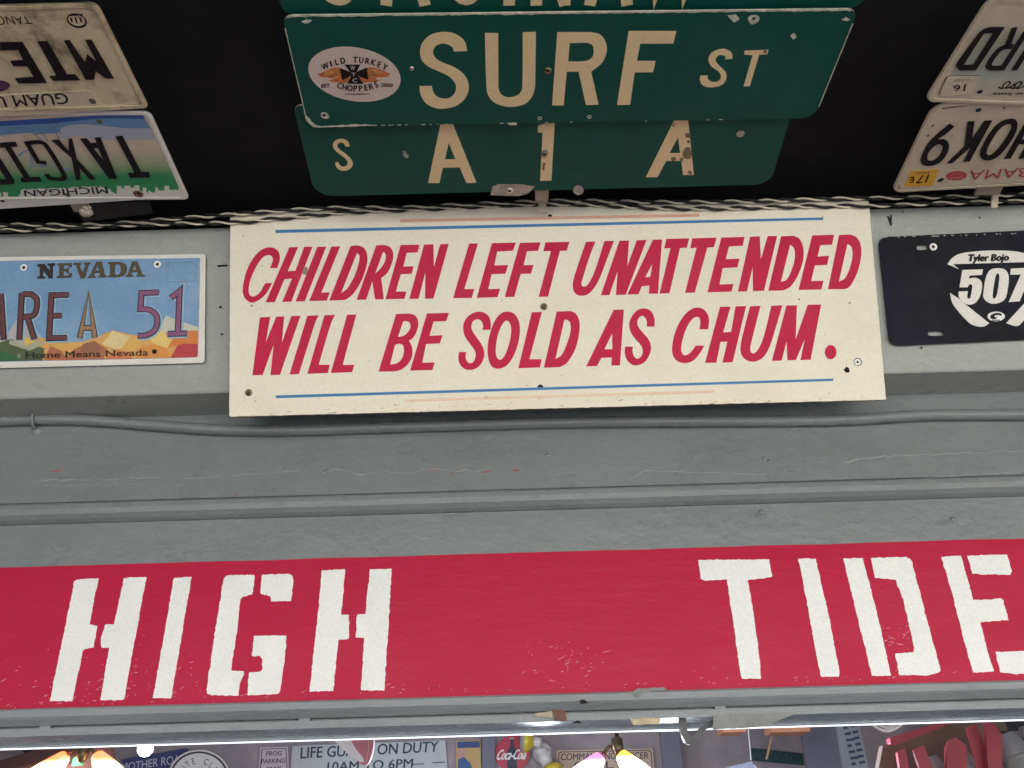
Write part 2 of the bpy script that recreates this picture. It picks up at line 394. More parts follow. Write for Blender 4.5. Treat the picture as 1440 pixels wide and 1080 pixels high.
# ------------------------------------------------------------------ storefront building
YW, YB = 1.085, 1.098            # upper wall face, recessed fascia board face
X0, X1 = -3.2, 3.2
sf = thing('storefront', (0, 1.2, 0), 'grey painted shop front with black porch ceiling and wide window head', 'building')
tl_, tt_ = math.sin(TB), math.cos(TB)
bz = lambda z: 1.00932-math.tan(TB)*(z-2.2)           # beam face y at height z
ZB0 = zat(1.019, 540.5); ZB0 = 2.176
mb = MB(); mb.box(X0, X1, -.62, 1.5, ZC+.06, ZC+.10, BLACK_CEIL); mb.box(X0, X1, -.66, -.62, ZC+.0, ZC+.14, GREY_TRIM); mb.build('porch_ceiling', sf)
for xa, xb in ((-1.02, -.70), (-.16, .30), (.72, 1.05)): mb = MB(); mb.box(xa, xb, -.6, .845, ZC+.004, ZC+.06, BLACK_CEIL); mb.build('ceiling_batten', sf)
def profile(mb, pts, mt, x0=X0, x1=X1, nx=1):
    xs = [x0+(x1-x0)*i/nx for i in range(nx+1)]; n = len(pts)
    vs = [(x, y, z) for x in xs for y, z in pts]
    mb.add(vs, [(i*n+k, i*n+k+1, (i+1)*n+k+1, (i+1)*n+k) for i in range(nx) for k in range(n-1)], mt)
ZT = ZC+.011
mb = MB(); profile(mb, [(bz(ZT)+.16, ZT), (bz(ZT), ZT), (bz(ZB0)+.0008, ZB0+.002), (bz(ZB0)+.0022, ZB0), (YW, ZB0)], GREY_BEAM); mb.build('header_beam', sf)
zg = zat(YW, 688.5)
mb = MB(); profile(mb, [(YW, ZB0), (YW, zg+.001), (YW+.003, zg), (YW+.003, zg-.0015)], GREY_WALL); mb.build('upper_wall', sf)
zl = zat(YB, 719)
mb = MB(); hgt = zg-.0015-zl
profile(mb, [(YW+.003, zg-.0015), (YW-.002, zg-.0018), (YW-.0035, zg-.0015-hgt*.12), (YW-.0035, zg-.0015-hgt*.35), (YW-.001, zg-.0015-hgt*.62), (YW+.004, zg-.0015-hgt*.85), (YW+.009, zl+.0006), (YB, zl)], GREY_WALL); mb.build('moulding', sf)
zr0, zr1 = zat(YB, 979), zat(YB, 778)
mb = MB(); profile(mb, [(YB, zl), (YB, zr0)], GREY_WALL); mb.build('fascia_board', sf)
mb = MB(); mb.box(X0-1.1, X1+1.1, -1.0, 1.12, .003, .014, M('bounce_damper_dark', (.10, .095, .09), .7, .4, 30, .2, 4)); mb.build('bounce_damper_floor', sf)  # unseen dark floor, added to cut light bounced up from below
mb = MB(); mb.box(-2.95, -2.75, -1.9, .98, .003, 4.3, M('light_block_dark', (.07, .07, .075), .7)); mb.build('light_block_wall', sf)  # unseen wall, added to block light from the left
# window head trim
YT = YB-.010
z988, z1002, z1006, z1016 = zat(YT, 988.5), zat(YB-.001, 1001.5), zat(YB-.002, 1005.5), zat(YB-.002, 1016)
mb = MB(); profile(mb, [(YB, zr0), (YT+.002, zr0+.0003), (YT, zr0-.002), (YT, z988), (YT+.002, z988-.0025), (YB-.001, z1002), (YB+.008, z1002-.0004), (YB+.008, z1006+.0003), (YB-.002, z1006), (YB-.002, z1016)], GREY_TRIM); mb.build('window_trim', sf)
for x_ in (-.585, -.27, .235, .9): mb = MB(); mb.box(x_, x_+.013, YB+.0005, YB+.007, z1006-.001, z1002+.0015, GREY_TRIM); mb.build('caulk_bridge', sf)
SOF = z1016
lo, hi = 1.1, 1.4
for _ in range(40):
    mid = (lo+hi)/2
    if zat(mid, 1031) < SOF: lo = mid
    else: hi = mid
YS = (lo+hi)/2
SOFM = M('silver_blue_soffit_paint', (.34, .475, .58), .3, 1, 40, .15, 18, metal=.25, spec=.6, stretch=(.35, 1, 1), dirt=(.24, .31, .38), dscale=16, damt=.5)
mb = MB(); profile(mb, [(YB-.002, SOF), (YS, SOF)], SOFM); mb.build('window_soffit', sf)
mb = MB(); mb.box(X0, X1, YS, YS+.004, SOF-.0008, SOF+.03, GREY_TRIM); mb.build('soffit_lip', sf)
led = thing('strip_light', (0, YS+.0025, SOF-.002), 'thin lit white strip light running along the inner edge of the window head', 'light')
mb = MB(); mb.box(-2.3, 2.3, YS+.0005, YS+.0045, SOF-.0024, SOF-.0009, M('lit_white_strip', (.9, .9, .9), .3, emit=(.86, .92, 1), es=.24)); mb.build('tube', led)
# wall round and below the opening, and the room behind it
ROOM = M('dim_room_wall', (.37, .315, .345), .75, .4, 20, .2, 3, dirt=(.20, .18, .22), dscale=2.2, damt=.9)
mb = MB(); mb.box(X0, X1, 1.12, 1.22, 0, .95, GREY_WALL); mb.box(X0, -2.4, 1.12, 1.2, .95, SOF-.003, GREY_WALL); mb.box(2.4, X1, 1.12, 1.2, .95, SOF-.003, GREY_WALL); mb.build('lower_wall', sf)
mb = MB(); mb.box(-2.6, 2.6, 1.0, 1.34, .95, .985, M('dark_sill', (.05, .045, .04), .5)); mb.build('window_sill', sf)
mb = MB(); mb.box(X0-1, X1+1, 6.0, 6.1, 0, 3.2, ROOM); mb.build('back_wall', sf)
mb = MB(); mb.box(X0-1.1, X0-1, 1.22, 6.1, 0, 3.2, ROOM); mb.box(X1+1, X1+1.1, 1.22, 6.1, 0, 3.2, ROOM); mb.build('side_wall', sf)
mb = MB(); mb.box(X0-1, X1+1, 1.25, 6.0, 3.1, 3.2, ROOM); mb.build('room_ceiling', sf)
mb = MB(); mb.box(X0-1, X1+1, 1.204, 1.25, SOF+.031, 3.1, ROOM); mb.build('inner_wall', sf)
mb = MB(); mb.box(X0-1, X1+1, 1.22, 6.0, .002, .02, M('wood_floor', (.22, .16, .10), .5)); mb.build('room_floor', sf)
mb = MB(); mb.box(X0-1.1, X1+1.1, -.2, 1.3, ZC+.10, 4.3, GREY_WALL); mb.box(X0-1.1, X1+1.1, 1.303, 6.1, 3.21, 4.3, GREY_WALL); mb.build('shadow_storey', sf)  # unseen storey, added so its shadow covers the near ground
# paint ridges and marks on the wall
WP = V(YW)
mb = MB()
def ridge(pts, r, amp, mt=None, pl=WP):
    mt = mt or MATS.get('ridge_highlight_paint', GREY_WALL); r = r*1.25
    P = []
    for (xa, ya), (xb, yb) in zip(pts[:-1], pts[1:]):
        n = max(2, int(abs(xb-xa)/5))
        for i in range(n):
            t = i/n; x = xa+(xb-xa)*t; y = ya+(yb-ya)*t+noise.noise(Vector((x*.06, ya*.1, 0)))*amp+noise.noise(Vector((x*.21, ya, 2)))*amp*.5
            P.append(pl.at(*pl.unp(x, y, 0), 0))
    mb.tube(P, [r*(.45+.9*abs(noise.noise(Vector((i*.3, r*999, 1))))) for i in range(len(P))], mt, 6)
RID = M('ridge_highlight_paint', (.31, .335, .335), .45, .3, 120, .2, 40)  # lighter than the wall: paints the lit edge of each ridge
ridge([(40, 676), (232, 671)], .0011, 3); ridge([(242, 673), (330, 669), (430, 662)], .0009, 4); ridge([(450, 664), (560, 665), (610, 660), (680, 663)], .0009, 5)
ridge([(880, 678), (905, 663), (1000, 664), (1080, 668)], .0010, 3); ridge([(1180, 650), (1240, 642), (1340, 638), (1440, 634)], .0011, 3)
ridge([(1300, 672), (1360, 668), (1440, 664)], .0008, 2); ridge([(60, 683), (200, 681)], .0006, 2)
for x, y in ((355, 664), (460, 662), (770, 640), (1075, 645), (1082, 648), (1100, 588), (390, 580), (700, 705), (130, 712), (1070, 720), (1340, 730)):
    a, b = WP.unp(x, y); mb.lathe(WP.at(a, b, -.0005), WP.n, [(.0035, 0), (.003, .0012), (.0012, .0018), (0, .0019)], GREY_WALL, 10)
mb.build('paint_ridge', sf)
mb = MB()
REDS = M('red_paint_smear', (.42, .05, .07), .6, 0, var=.2)
for x, y, l in ((72, 662, 14), (604, 659, 8), (612, 660.5, 5), (330, 694.5, 4), (678, 663, 12), (640, 662, 3), (718, 661, 12), (634, 666, 3)):
    mb.slab(WP, [jag(tp(WP, FULL, [(x, y+.8), (x+l, y-1), (x+l, y+.6), (x, y+2)]), .0006, .002)], 0, .0004, REDS)
mb.build('paint_smear', sf)
mb = MB()
for t in ('1247,304 1250,304 1253,312 1252,317', '1252,302 1254,303 1254,318 1252,317'): mb.slab(BEAM, [tp(BEAM, FULL, t)], 0, .0004, DARK)
for x, y, r in ((1296, 489, 1.6), (1270, 298, 1), (1378, 306, 1.4), (310, 432, 2), (312, 470, 1.6), (309, 374, 1.5)): disc(mb, BEAM, x, y, r, 0, .0004, DARK, 8)
mb.slab(BEAM, [tp(BEAM, FULL, '306,373 320,372 320,374.5 306,375.5')], 0, .0004, DARK)
mb.build('pencil_mark', sf)
# torn vinyl, rust scar and hanging metal strip at the window head
HP = V(YB-.0035)
mb = MB(); g = M('torn_grey_vinyl', (.23, .235, .23), .6, .6, 60, .15, 20, dirt=(.14, .13, .12), dscale=30, damt=.5)
mb.slab(HP, [jag(tp(HP, FULL, '1003,1005 1060,1003.5 1122,1002 1105,1009 1085,1018 1078,1021.5 1040,1024 1002,1026'), .0006, .003)], 0, .0012, g, M('torn_edge', (.8, .8, .78), .5), back=True); mb.build('torn_vinyl', sf)
mb = MB(); mb.slab(HP, [jag(tp(HP, FULL, '778,998 795,999 797,1014 779,1013'), .0008, .003)], -.001, .0008, M('rust_scar', (.16, .075, .055), .8, .8, 150, .4, 60)); mb.slab(HP, [jag(tp(HP, FULL, '752,1003 777,1000 777,1009 753,1007'), .0008, .003)], -.001, .0005, M('raw_wood', (.42, .36, .25), .8, .5, 90, .3, 60))
mb.slab(HP, [jag(tp(HP, FULL, '886,1011 930,1010 926,1018 890,1020'), .0012, .003)], -.001, .0006, M('bare_tan_patch', (.55, .46, .30), .8, .5, 90, .25, 60)); mb.slab(HP, [tp(HP, FULL, '804,1017 812,1013 820,1017')], -.001, .0005, DARK)
TR = V(YT)
mb.slab(TR, [jag(tp(TR, FULL, '886,975 897,968.5 934,966.5 938,970 905,974.5 896,981'), .0008, .003)], -.0005, .0010, M('grey_scrape', (.22, .22, .22), .7, .8, 120, .4, 60))
mb.slab(TR, [jag(tp(TR, FULL, '814,985 822,983.5 827,988 818,990'), .0006, .003)], -.0005, .0008, DARK); mb.build('damage_scar', sf)

# ------------------------------------------------------------------ hanging metal strip
hs = thing('metal_strip', HP.at(*HP.unp(965, 1020)), 'bent grey metal strip dangling in a V below the window head', 'strip')
mb = MB(); steel = M('dull_grey_strip', (.045, .048, .052), .4, .3, 60, .1, 20)
H2 = V(YB+.02)
mb.slab(H2, [tp(H2, FULL, '~956,1000 962,1000 ~963,1020 ~968,1037 ~975,1034 ~985,1022 1000,1014 1004,1020 ~990,1028 ~978,1043 ~966,1048 ~958,1038 ~955,1025')], 0, .012, steel, back=True); mb.build('bent_band', hs, bevel=.0006)

# ------------------------------------------------------------------ painted cable along the wall
def chain_pts(pl, pts, off, per=14):
    out = []
    for i in range(len(pts)-1):
        p0, p1, p2, p3 = pts[max(i-1, 0)], pts[i], pts[i+1], pts[min(i+2, len(pts)-1)]
        for k in range(per):
            t = k/per; q = []
            for d in (0, 1): q.append(.5*(2*p1[d]+(p2[d]-p0[d])*t+(2*p0[d]-5*p1[d]+4*p2[d]-p3[d])*t*t+(-p0[d]+3*p1[d]-3*p2[d]+p3[d])*t**3))
            out.append(pl.at(*pl.unp(q[0], q[1], off), off))
    out.append(pl.at(*pl.unp(*pts[-1], off), off)); return out
cb = thing('cable', WP.at(*WP.unp(720, 596)), 'thick grey painted cable sagging along the wall under the cream sign', 'cable')
mb = MB(); mb.tube(chain_pts(WP, [(-420, 610), (-200, 602), (0, 592), (90, 590), (150, 593), (225, 599), (300, 604), (360, 605.5), (430, 605), (520, 602), (620, 599), (720, 596), (820, 594), (920, 593), (1020, 592.5), (1120, 592), (1200, 590), (1250, 587), (1300, 584), (1360, 583.5), (1440, 583), (1650, 580), (1900, 575), (3200, 535)], .0070), .0079, GREY_WALL, 14); mb.build('sheath', cb)
for x, y in ((52, 590),):
    mb = MB(); a, b = WP.unp(x, y+10)
    P = [WP.at(a, b+(.014 if WP.ey.z > 0 else -.014)*math.cos(t)+(.009 if WP.ey.z > 0 else -.009), .001+.017*math.sin(t)) for t in [math.pi*i/10 for i in range(11)]]
    mb.tube(P, .0022, GREY_WALL, 6)
    mb.lathe(WP.at(a, b-.006, -.0004), WP.n, [(.008, 0), (.0065, .0014), (.003, .0026), (0, .003)], GREY_WALL, 10); mb.build('cable_clip', cb)

# ------------------------------------------------------------------ cream main sign
TS = .013
ms = thing('painted_sign', BEAM.at(*BEAM.unp(780, 440, TS), 0), 'cream wooden sign with red italic warning about children sold as chum', 'sign')
front = tp(BEAM, FULL, '324,299 1221.5,282 1246,562 322.5,586', TS)
front = jag(rounded(front, [.004, .002, .001, .003]), .0005, .006)
mb = MB(); mb.slab(BEAM, [front], .0006, TS, CREAM, SIGN_EDGE, back=True); mb.build('panel', ms)
mb = MB(); o_ = TS; th = .00025
Z1 = (330, 340, 5.4); Z2 = (550, 330, 5.4); Z3 = (770, 330, 5.4); Z4 = (990, 320, 5.4)
letters(mb, BEAM, Z1, ["285,312 ~235,398 ~165,453 ~112,458 ~66,405 ~66,320 ~95,210 ~150,112 ~210,57 ~275,42 ~325,65 ~343,112 ~337,160 322,200 268,198 ~287,152 ~287,118 ~262,101 ~222,112 ~178,165 ~132,255 ~108,335 ~108,388 ~126,413 ~156,411 ~190,385 232,315",
 "235,460 415,42 482,40 403,224 462,220 527,38 590,38 430,455 360,457 435,280 378,284 305,458", "463,453 628,38 696,36 532,452", "566,450 734,37 802,34 658,386 722,384 700,447",
 "718,446 880,32 ~935,28 ~985,50 ~1008,110 ~1000,190 ~960,300 ~900,395 ~850,435 825,443|808,388 ~850,360 ~905,270 ~940,170 ~948,110 930,82",
 "926,441 1075,27 ~1140,25 ~1185,45 ~1205,95 ~1195,160 ~1160,235 1113,275 1133,436 1066,438 1045,300 998,439|1068,240 ~1105,205 ~1140,150 ~1148,105 ~1135,80 1125,82",
 "134,1014 192,574 270,570 236,762 316,568 376,566 358,768 430,564 500,562 344,1010 272,1012 296,780 212,1012", "416,1008 552,562 636,558 ~606,630 488,1004", "552,1002 682,558 762,554 ~730,625 638,934 722,934 708,996", "730,996 854,554 924,552 820,936 908,934 892,990"], o_, th, SIGN_RED)
letters(mb, BEAM, Z2, ["-43,490 72,78 216,76 200,134 118,138 93,242 171,240 157,297 74,300 36,432 116,432 102,487", "138,488 250,75 322,73 325,245 373,72 438,70 322,485 258,487 260,288 208,487",
 "470,482 592,68 660,66 556,414 632,412 612,480", "650,480 766,64 948,60 926,122 806,128 784,234 890,230 868,296 764,300 738,414 828,410 808,474", "862,474 978,62 1136,58 1116,122 1032,126 1006,232 1082,230 1062,296 984,298 936,472",
 "1172,58 1356,54 1332,122 1282,123 1192,470 1120,472 1214,124 1156,126",
 "-96,1040 38,602 132,598 ~180,612 ~206,660 ~196,730 ~165,785 136,804 ~158,850 ~160,920 ~130,980 ~85,1020 ~45,1035 8,1038|52,776 ~100,765 ~140,720 ~146,680 ~125,658 92,657|30,836 ~65,828 ~92,845 ~96,900 ~75,950 ~40,978 -8,986",
 "144,1032 272,598 440,594 418,656 322,660 292,768 390,764 370,826 266,830 236,972 330,970 314,1028",
 "756,722 ~757,680 ~742,620 ~690,587 ~630,592 ~575,630 ~548,690 ~556,760 ~600,830 ~638,885 ~640,930 ~625,965 ~598,976 ~572,955 ~566,920 572,892 516,890 ~511,930 ~520,980 ~560,1020 ~610,1026 ~660,1005 ~695,960 ~708,900 ~690,840 ~650,780 ~615,725 ~610,690 ~625,655 ~660,642 ~688,660 ~698,690 694,722",
 "~880,584 ~940,605 ~975,680 ~972,790 ~935,910 ~880,990 ~815,1018 ~760,995 ~734,910 ~740,800 ~775,680 ~825,605|~880,652 ~908,690 ~910,760 ~890,850 ~855,930 ~825,950 ~800,925 ~795,860 ~812,760 ~845,680",
 "966,1014 1068,590 1146,586 1050,946 1144,946 1130,1008"], o_, th, SIGN_RED)
letters(mb, BEAM, Z3, ["292,54 364,52 ~318,170 ~268,330 ~258,375 ~272,394 ~300,385 ~340,320 ~375,230 432,48 506,46 ~450,190 ~400,320 ~350,410 ~300,455 ~240,462 ~200,430 ~192,370 ~215,280",
 "404,460 546,46 618,44 606,238 678,42 752,40 594,456 520,458 532,278 470,459", "606,454 800,38 870,36 838,448 768,448 774,386 716,392 690,452|742,324 796,222 780,320", "902,32 1076,28 1058,98 1006,102 926,444 850,448 934,102 886,104", "1098,28 1284,22 1264,94 1214,98 1118,440 1044,442 1132,98 1084,104",
 "-28,1010 70,584 175,580 ~215,600 ~242,660 ~240,750 ~210,870 ~155,965 ~125,990 90,1006|60,944 ~105,915 ~150,820 ~175,730 ~172,670 ~150,648 128,646", "294,1000 502,570 580,568 550,992 484,994 488,932 408,936 376,998|432,870 490,752 492,870",
 "812,698 ~812,640 ~785,580 ~735,560 ~680,575 ~640,620 ~620,680 ~632,740 ~670,795 ~710,840 ~724,885 ~710,925 ~680,942 ~655,920 ~645,880 650,850 590,850 ~586,895 ~602,950 ~645,988 ~690,990 ~740,965 ~775,910 ~786,860 ~770,800 ~725,745 ~690,700 ~682,665 ~695,630 ~720,616 ~745,635 ~755,665 754,698",
 "1192,842 ~1150,910 ~1100,960 ~1040,975 ~980,955 ~948,900 ~952,810 ~985,700 ~1040,610 ~1095,565 ~1150,554 ~1200,580 ~1226,640 1220,718 1154,718 ~1160,670 ~1155,635 ~1135,624 ~1100,640 ~1055,710 ~1025,800 ~1015,870 ~1025,905 ~1050,916 ~1090,890 1126,842"], o_, th, SIGN_RED)
letters(mb, BEAM, Z4, ["26,492 132,76 308,70 294,138 190,144 166,240 270,236 254,302 142,308 118,432 224,428 210,486", "258,486 350,70 424,66 432,240 484,64 556,64 456,480 372,482 370,300 326,484",
 "488,480 586,66 678,62 ~725,85 ~755,160 ~752,250 ~715,360 ~660,445 ~620,470 594,478|584,412 ~628,395 ~670,310 ~690,230 ~685,160 655,128", "718,474 822,60 988,54 974,130 884,134 862,220 950,214 936,284 842,288 814,406 908,404 892,470", "942,468 1026,56 1110,52 ~1160,75 ~1192,140 ~1192,230 ~1165,340 ~1120,430 ~1095,458 1068,468|1024,410 ~1070,385 ~1110,300 ~1128,215 ~1122,150 1090,122",
 "8,1028 122,602 202,600 146,796 206,792 240,598 320,596 218,1022 140,1026 178,866 126,868 94,1026", "350,598 430,594 ~395,730 ~360,870 ~352,930 ~370,956 ~400,940 ~435,880 ~465,790 512,594 596,590 ~545,760 ~500,900 ~450,985 ~390,1016 ~330,1010 ~285,965 ~278,900 ~300,790",
 "516,1012 626,592 706,590 696,850 788,586 890,584 810,1004 732,1006 766,846 698,1006 634,1008 628,864 590,1010"], o_, th, SIGN_RED)
mb.slab(BEAM, [tp(BEAM, Z4, ell(962, 946, (44, 0), (0, 54)), o_+th)], o_, o_+th, SIGN_RED)
mb.build('lettering', ms)
mb = MB(); letters(mb, BEAM, FULL, ['387.3,323.3 1158,305.7 1158,309.3 387.3,327.7', '388,556 1172.7,532.3 1171.3,535.7 388,560'], o_, th, SIGN_BLUE); letters(mb, BEAM, FULL, ['562.7,308.3 983.3,300.7 983.3,304.7 562.7,312.7'], o_, th, SIGN_PINK); letters(mb, BEAM, FULL, ['568.3,561.7 1004.7,548.7 1004,552.7 568.3,565.3'], o_, th, M('sign_line_faded_pink', (.84, .60, .455), .5, 0, var=.06, dirt=(.84, .735, .55), dscale=50, damt=.7)); mb.build('ruled_line', ms)
screw(ms, BEAM, 349.5, 552, 5, o_, BRONZE); screw(ms, BEAM, 765, 431, 5, o_, BRONZE); hole(ms, BEAM, 1206.3, 509, 5.8, o_, 'washer_gap'); mb = MB(); ring(mb, BEAM, 1206.3, 509, 1.9, 4.6, o_+.0002, .0010, WASHER); mb.build('washer', ms)
for x, y, r in ((760, 544.5, 4.2), (773.5, 304.5, 3.2), (1191, 520.5, 4), (1123.5, 421, 1.2)): hole(ms, BEAM, x, y, r, o_, rag=.2)
mb = MB(); GRIME = M('dark_grime', (.13, .11, .08), .8, 0, var=.3)
mb.slab(BEAM, [tp(BEAM, Z1, '~515,228 ~540,188 ~556,215 ~545,245 ~525,248', o_+.0004)], o_+.0003, o_+.0005, M('bare_chip', (.30, .25, .18), .7))
for x, y, s in ((342, 331, 1), (369, 374, 1.2), (354, 430, 1.5), (366, 434, .8), (519, 508, .8), (359, 564, 1), (1195, 426, 1.4), (706, 422, .9), (574, 470, .6), (424, 376, 1), (741, 542, .9), (1157, 304, .8), (790, 528, .7), (1166, 553, .8), (590, 349, 1), (985, 381, .7), (874, 485, .9), (560, 347, .8), (1160, 470, .7), (1193, 475, .8), (1110, 338, .7)):
    p = [(x+s*random.uniform(.5, 1.3)*math.cos(a), y+s*random.uniform(.5, 1.3)*math.sin(a)) for a in [k*1.05 for k in range(6)]]
    mb.slab(BEAM, [tp(BEAM, FULL, p, o_+.0003)], o_, o_+.00035, GRIME)
for i in range(110):          # scuffed bottom edge and fine scratches
    x = random.uniform(350, 1235); e = 586-(x-322.5)*24/923.5
    y = e-abs(random.gauss(0, 1))*(9 if 430 < x < 960 else 3); l = random.uniform(1.5, 7); t = random.uniform(.3, .7)
    a = random.uniform(-.6, -.1)
    mb.slab(BEAM, [tp(BEAM, FULL, [(x, y), (x+l, y+l*a), (x+l, y+l*a+t), (x, y+t*1.5)], o_+.0003)], o_, o_+.0003, M('soft_stain', (.62, .53, .38), .8, 0, var=.2) if random.random() < .7 else SIGN_EDGE)
mb.build('scuff_mark', ms)

# ------------------------------------------------------------------ red HIGH TIDE board
FB = V(YB)
rb = thing('name_board', FB.at(*FB.unp(720, 880), 0), 'red painted board with white stencilled words HIGH TIDE above the window', 'sign')
mb = MB(); mb.slab(FB, [[FB.two(Vector((x, YB, z))) for x, z in [(X0, zr0+.001), (X1, zr0+.001)]]+[FB.two(Vector((X1-(X1-X0)*i/220, YB, zr1+.0009*noise.noise(Vector((i*.35, 0, 0)))))) for i in range(221)]], .0003, .0014, RED_PAINT); mb.build('board', rb)
mb = MB(); ro, rth = .0014, .0005
letters(mb, FB, (60, 780, 4.908), ["48,1012 220,185 238,170 385,163 385,180 350,320 325,480 378,490 350,640 290,650 275,665 205,1010", "398,1005 458,645 405,640 400,590 430,482 492,480 560,165 605,157 715,157 560,1000", "762,990 905,160 1028,152 885,990"], ro, rth, WHITE_PAINT, .0009)
letters(mb, FB, (310, 780, 4.908), ["20,180 ~40,148 60,140 238,138 220,275 150,290 135,310 115,520 72,800 162,805 160,830 130,900 125,972 -60,972 ~-90,955 -96,930 -30,480", "288,138 470,132 ~495,145 505,175 487,318 352,322 345,285 275,268", "230,562 456,558 440,740 415,930 ~400,955 375,962 185,970 198,812 275,806 290,790 288,720 270,702 218,698",
 "700,108 860,100 850,240 832,415 886,415 885,580 815,590 800,720 780,940 615,945 640,700 670,440", "1032,100 1183,98 1160,480 1130,938 970,935 992,575 932,572 945,415 1000,410"], ro, rth, WHITE_PAINT, .0009)
letters(mb, FB, (970, 760, 4.908), ["58,135 548,130 570,250 400,275 440,500 475,760 492,955 360,952 350,920 300,560 255,268 110,278 75,262", "750,125 868,125 960,520 1035,915 1030,938 905,940 865,740 800,380"], ro, rth, WHITE_PAINT, .0009)
letters(mb, FB, (1180, 760, 4.908), ["30,125 160,120 250,450 360,932 225,935 180,740 110,460", "218,122 460,112 ~492,128 505,155 610,560 698,880 ~695,905 660,920 600,932 415,928 388,782 515,770 520,740 440,400 392,270 250,258", "705,112 840,105 875,230 925,412 1115,402 1132,412 1170,550 975,566 1015,730 1070,905 925,912 870,720 780,360", "885,105 1160,95 1195,215 1180,238 920,232", "1080,770 1420,755 1455,905 1225,925 1115,910"], ro, rth, WHITE_PAINT, .0009)
mb.build('lettering', rb)
mb = MB(); FL = M('pale_scratch', (.66, .30, .34), .5, 0, var=.2)
for i in range(330):
    k = random.random()
    if k < .35: x = random.gauss(170, 90); y = 992-abs(random.gauss(0, 45))
    elif k < .5: x = random.gauss(800, 30); y = random.gauss(930, 14)
    elif k < .6: x = random.gauss(1262, 14); y = random.gauss(898, 7)
    else: x = random.uniform(0, 1440); y0 = 1001-x*46/1440; y = y0-2-abs(random.gauss(0, 22))*random.random()
    if not (800-x*.02 < y < 996-x*46/1440): continue
    l = abs(random.gauss(0, 4))+.8; t = random.uniform(.3, .9); a = random.uniform(-.7, .1)
    mb.slab(FB, [tp(FB, FULL, [(x, y), (x+l*.5, y+l*.5*a-t*.5), (x+l, y+l*a), (x+l*.5, y+l*.5*a+t)], ro)], ro, ro+.0002, FL)
mb.build('scratch', rb)

# ------------------------------------------------------------------ green street signs on the ceiling
def street_sign(name, label, outline, rads, off, group='green street signs on the ceiling'):
    pts = tp(CEIL, FULL, outline, off); c = CEIL.at(sum(p[0] for p in pts)/4, sum(p[1] for p in pts)/4, off)
    t = thing(name, c, label, 'street sign', group); c2 = rounded(pts, rads)
    mb = MB(); mb.slab(CEIL, [c2], off-.002, off, GREEN, BARE_METAL, back=True); mb.build('panel', t); return t
o1, o2, o3 = .006, .012, .006
A_ = street_sign('street_sign', 'green street sign reading S A1A, lowest and partly covered by the SURF ST sign', '~0,0'.replace('~0,0', '412,148 1120,137 1082.7,259.2 443.2,276.5'), [.012, .012, .02, .025], o1)
mb = MB(); letters(mb, CEIL, (430, 150, 4), ["248,224 ~240,200 ~215,183 ~180,184 ~155,205 ~155,230 ~175,255 ~215,285 ~235,310 ~230,330 ~210,338 ~190,328 182,312 165,316 ~172,340 ~200,360 ~240,355 ~264,330 ~258,300 ~230,270 ~190,240 ~178,220 ~190,203 ~212,206 224,224", "758,98 828,97 960,428 904,430 866,342 770,344 752,430 688,430|804,204 842,296 783,297", "1400,92 1382,416 1318,418 1332,148 1305,144 1306,108 1340,96"], o1, .0002, TAN)
letters(mb, CEIL, (800, 0, 3.2727), ["485,553 549,552 575,805 525,806 518,740 448,741 408,815 354,816|502,632 512,704 463,705"], o1, .0002, TAN); mb.build('lettering', A_)
mb = MB()
for t in ('690,274 693,262 700,259 730,259 752,262 742,272 730,275.5', '~806,268 ~811,261 ~819,263 ~820,270 ~812,274', '566,212 570,213 575,219 573,223 567,219', '~1036,187 ~1040,184 ~1047,186 ~1044,191 ~1037,192', '762,213 768,209 772,215 768,222 761,221'): mb.slab(CEIL, [jag(tp(CEIL, FULL, t, o1), .0008, .003)], o1, o1+.0005, BARE_METAL)
for t in ('~963,190 ~968,187 ~971,190 ~967,194', '~962,210 ~968,207 ~972,212 ~972,220 ~966,223 ~960,219', '945,176 950,174 947,179', '~966,198 ~969,197 ~970,200 ~967,201', '~944,222 ~949,220 ~951,224 ~946,226', '~956,223 ~960,222 ~960,226 ~957,226', '~967,241 ~971,240 ~973,244 ~969,245', '764,228 767,230 765,240 762,236'): mb.slab(CEIL, [jag(tp(CEIL, FULL, t, o1), .0010, .0025)], o1+.0002, o1+.0006, M('brown_wear', (.22, .16, .085), .7))
mb.build('wear_patch', A_)
screw(A_, CEIL, 766, 217, 4, o1+.0005, BRONZE); screw(A_, CEIL, 716.5, 269, 5.5, o1+.0005, STEEL)
B_ = street_sign('street_sign', 'green SURF ST street sign with an oval sticker, overlapping the S A1A sign', '396.4,21.7 1207.3,12.5 1144.7,166.3 433.5,178', [.012, .012, .017, .017], o2)
mb = MB(); letters(mb, CEIL, (580, 0, 3.789), ["292,272 ~280,225 ~245,190 ~195,172 ~140,173 ~90,190 ~52,230 ~40,275 ~50,320 ~85,355 ~140,380 ~195,408 ~228,445 ~230,485 ~205,518 ~165,526 ~125,510 ~108,480 103,458 38,460 ~42,500 ~70,548 ~120,575 ~175,578 ~235,563 ~280,525 ~300,475 ~292,425 ~262,385 ~215,355 ~165,335 ~125,312 ~110,280 ~120,250 ~150,234 ~185,236 ~212,252 222,275",
 "386,176 457,176 458,470 ~470,500 ~500,517 ~540,515 ~572,498 ~585,465 588,172 658,170 654,460 ~640,510 ~605,550 ~555,567 ~500,568 ~440,548 ~405,510 ~394,460", "772,172 950,172 ~1000,185 ~1030,225 ~1035,275 ~1010,335 952,382 992,558 925,560 885,382 822,382 806,562 744,562|838,230 930,228 ~958,240 ~966,270 ~958,305 ~925,325 830,328", "1152,166 1406,166 1390,233 1214,233 1196,325 1296,325 1282,385 1184,386 1160,558 1090,560"], o2, .0002, TAN)
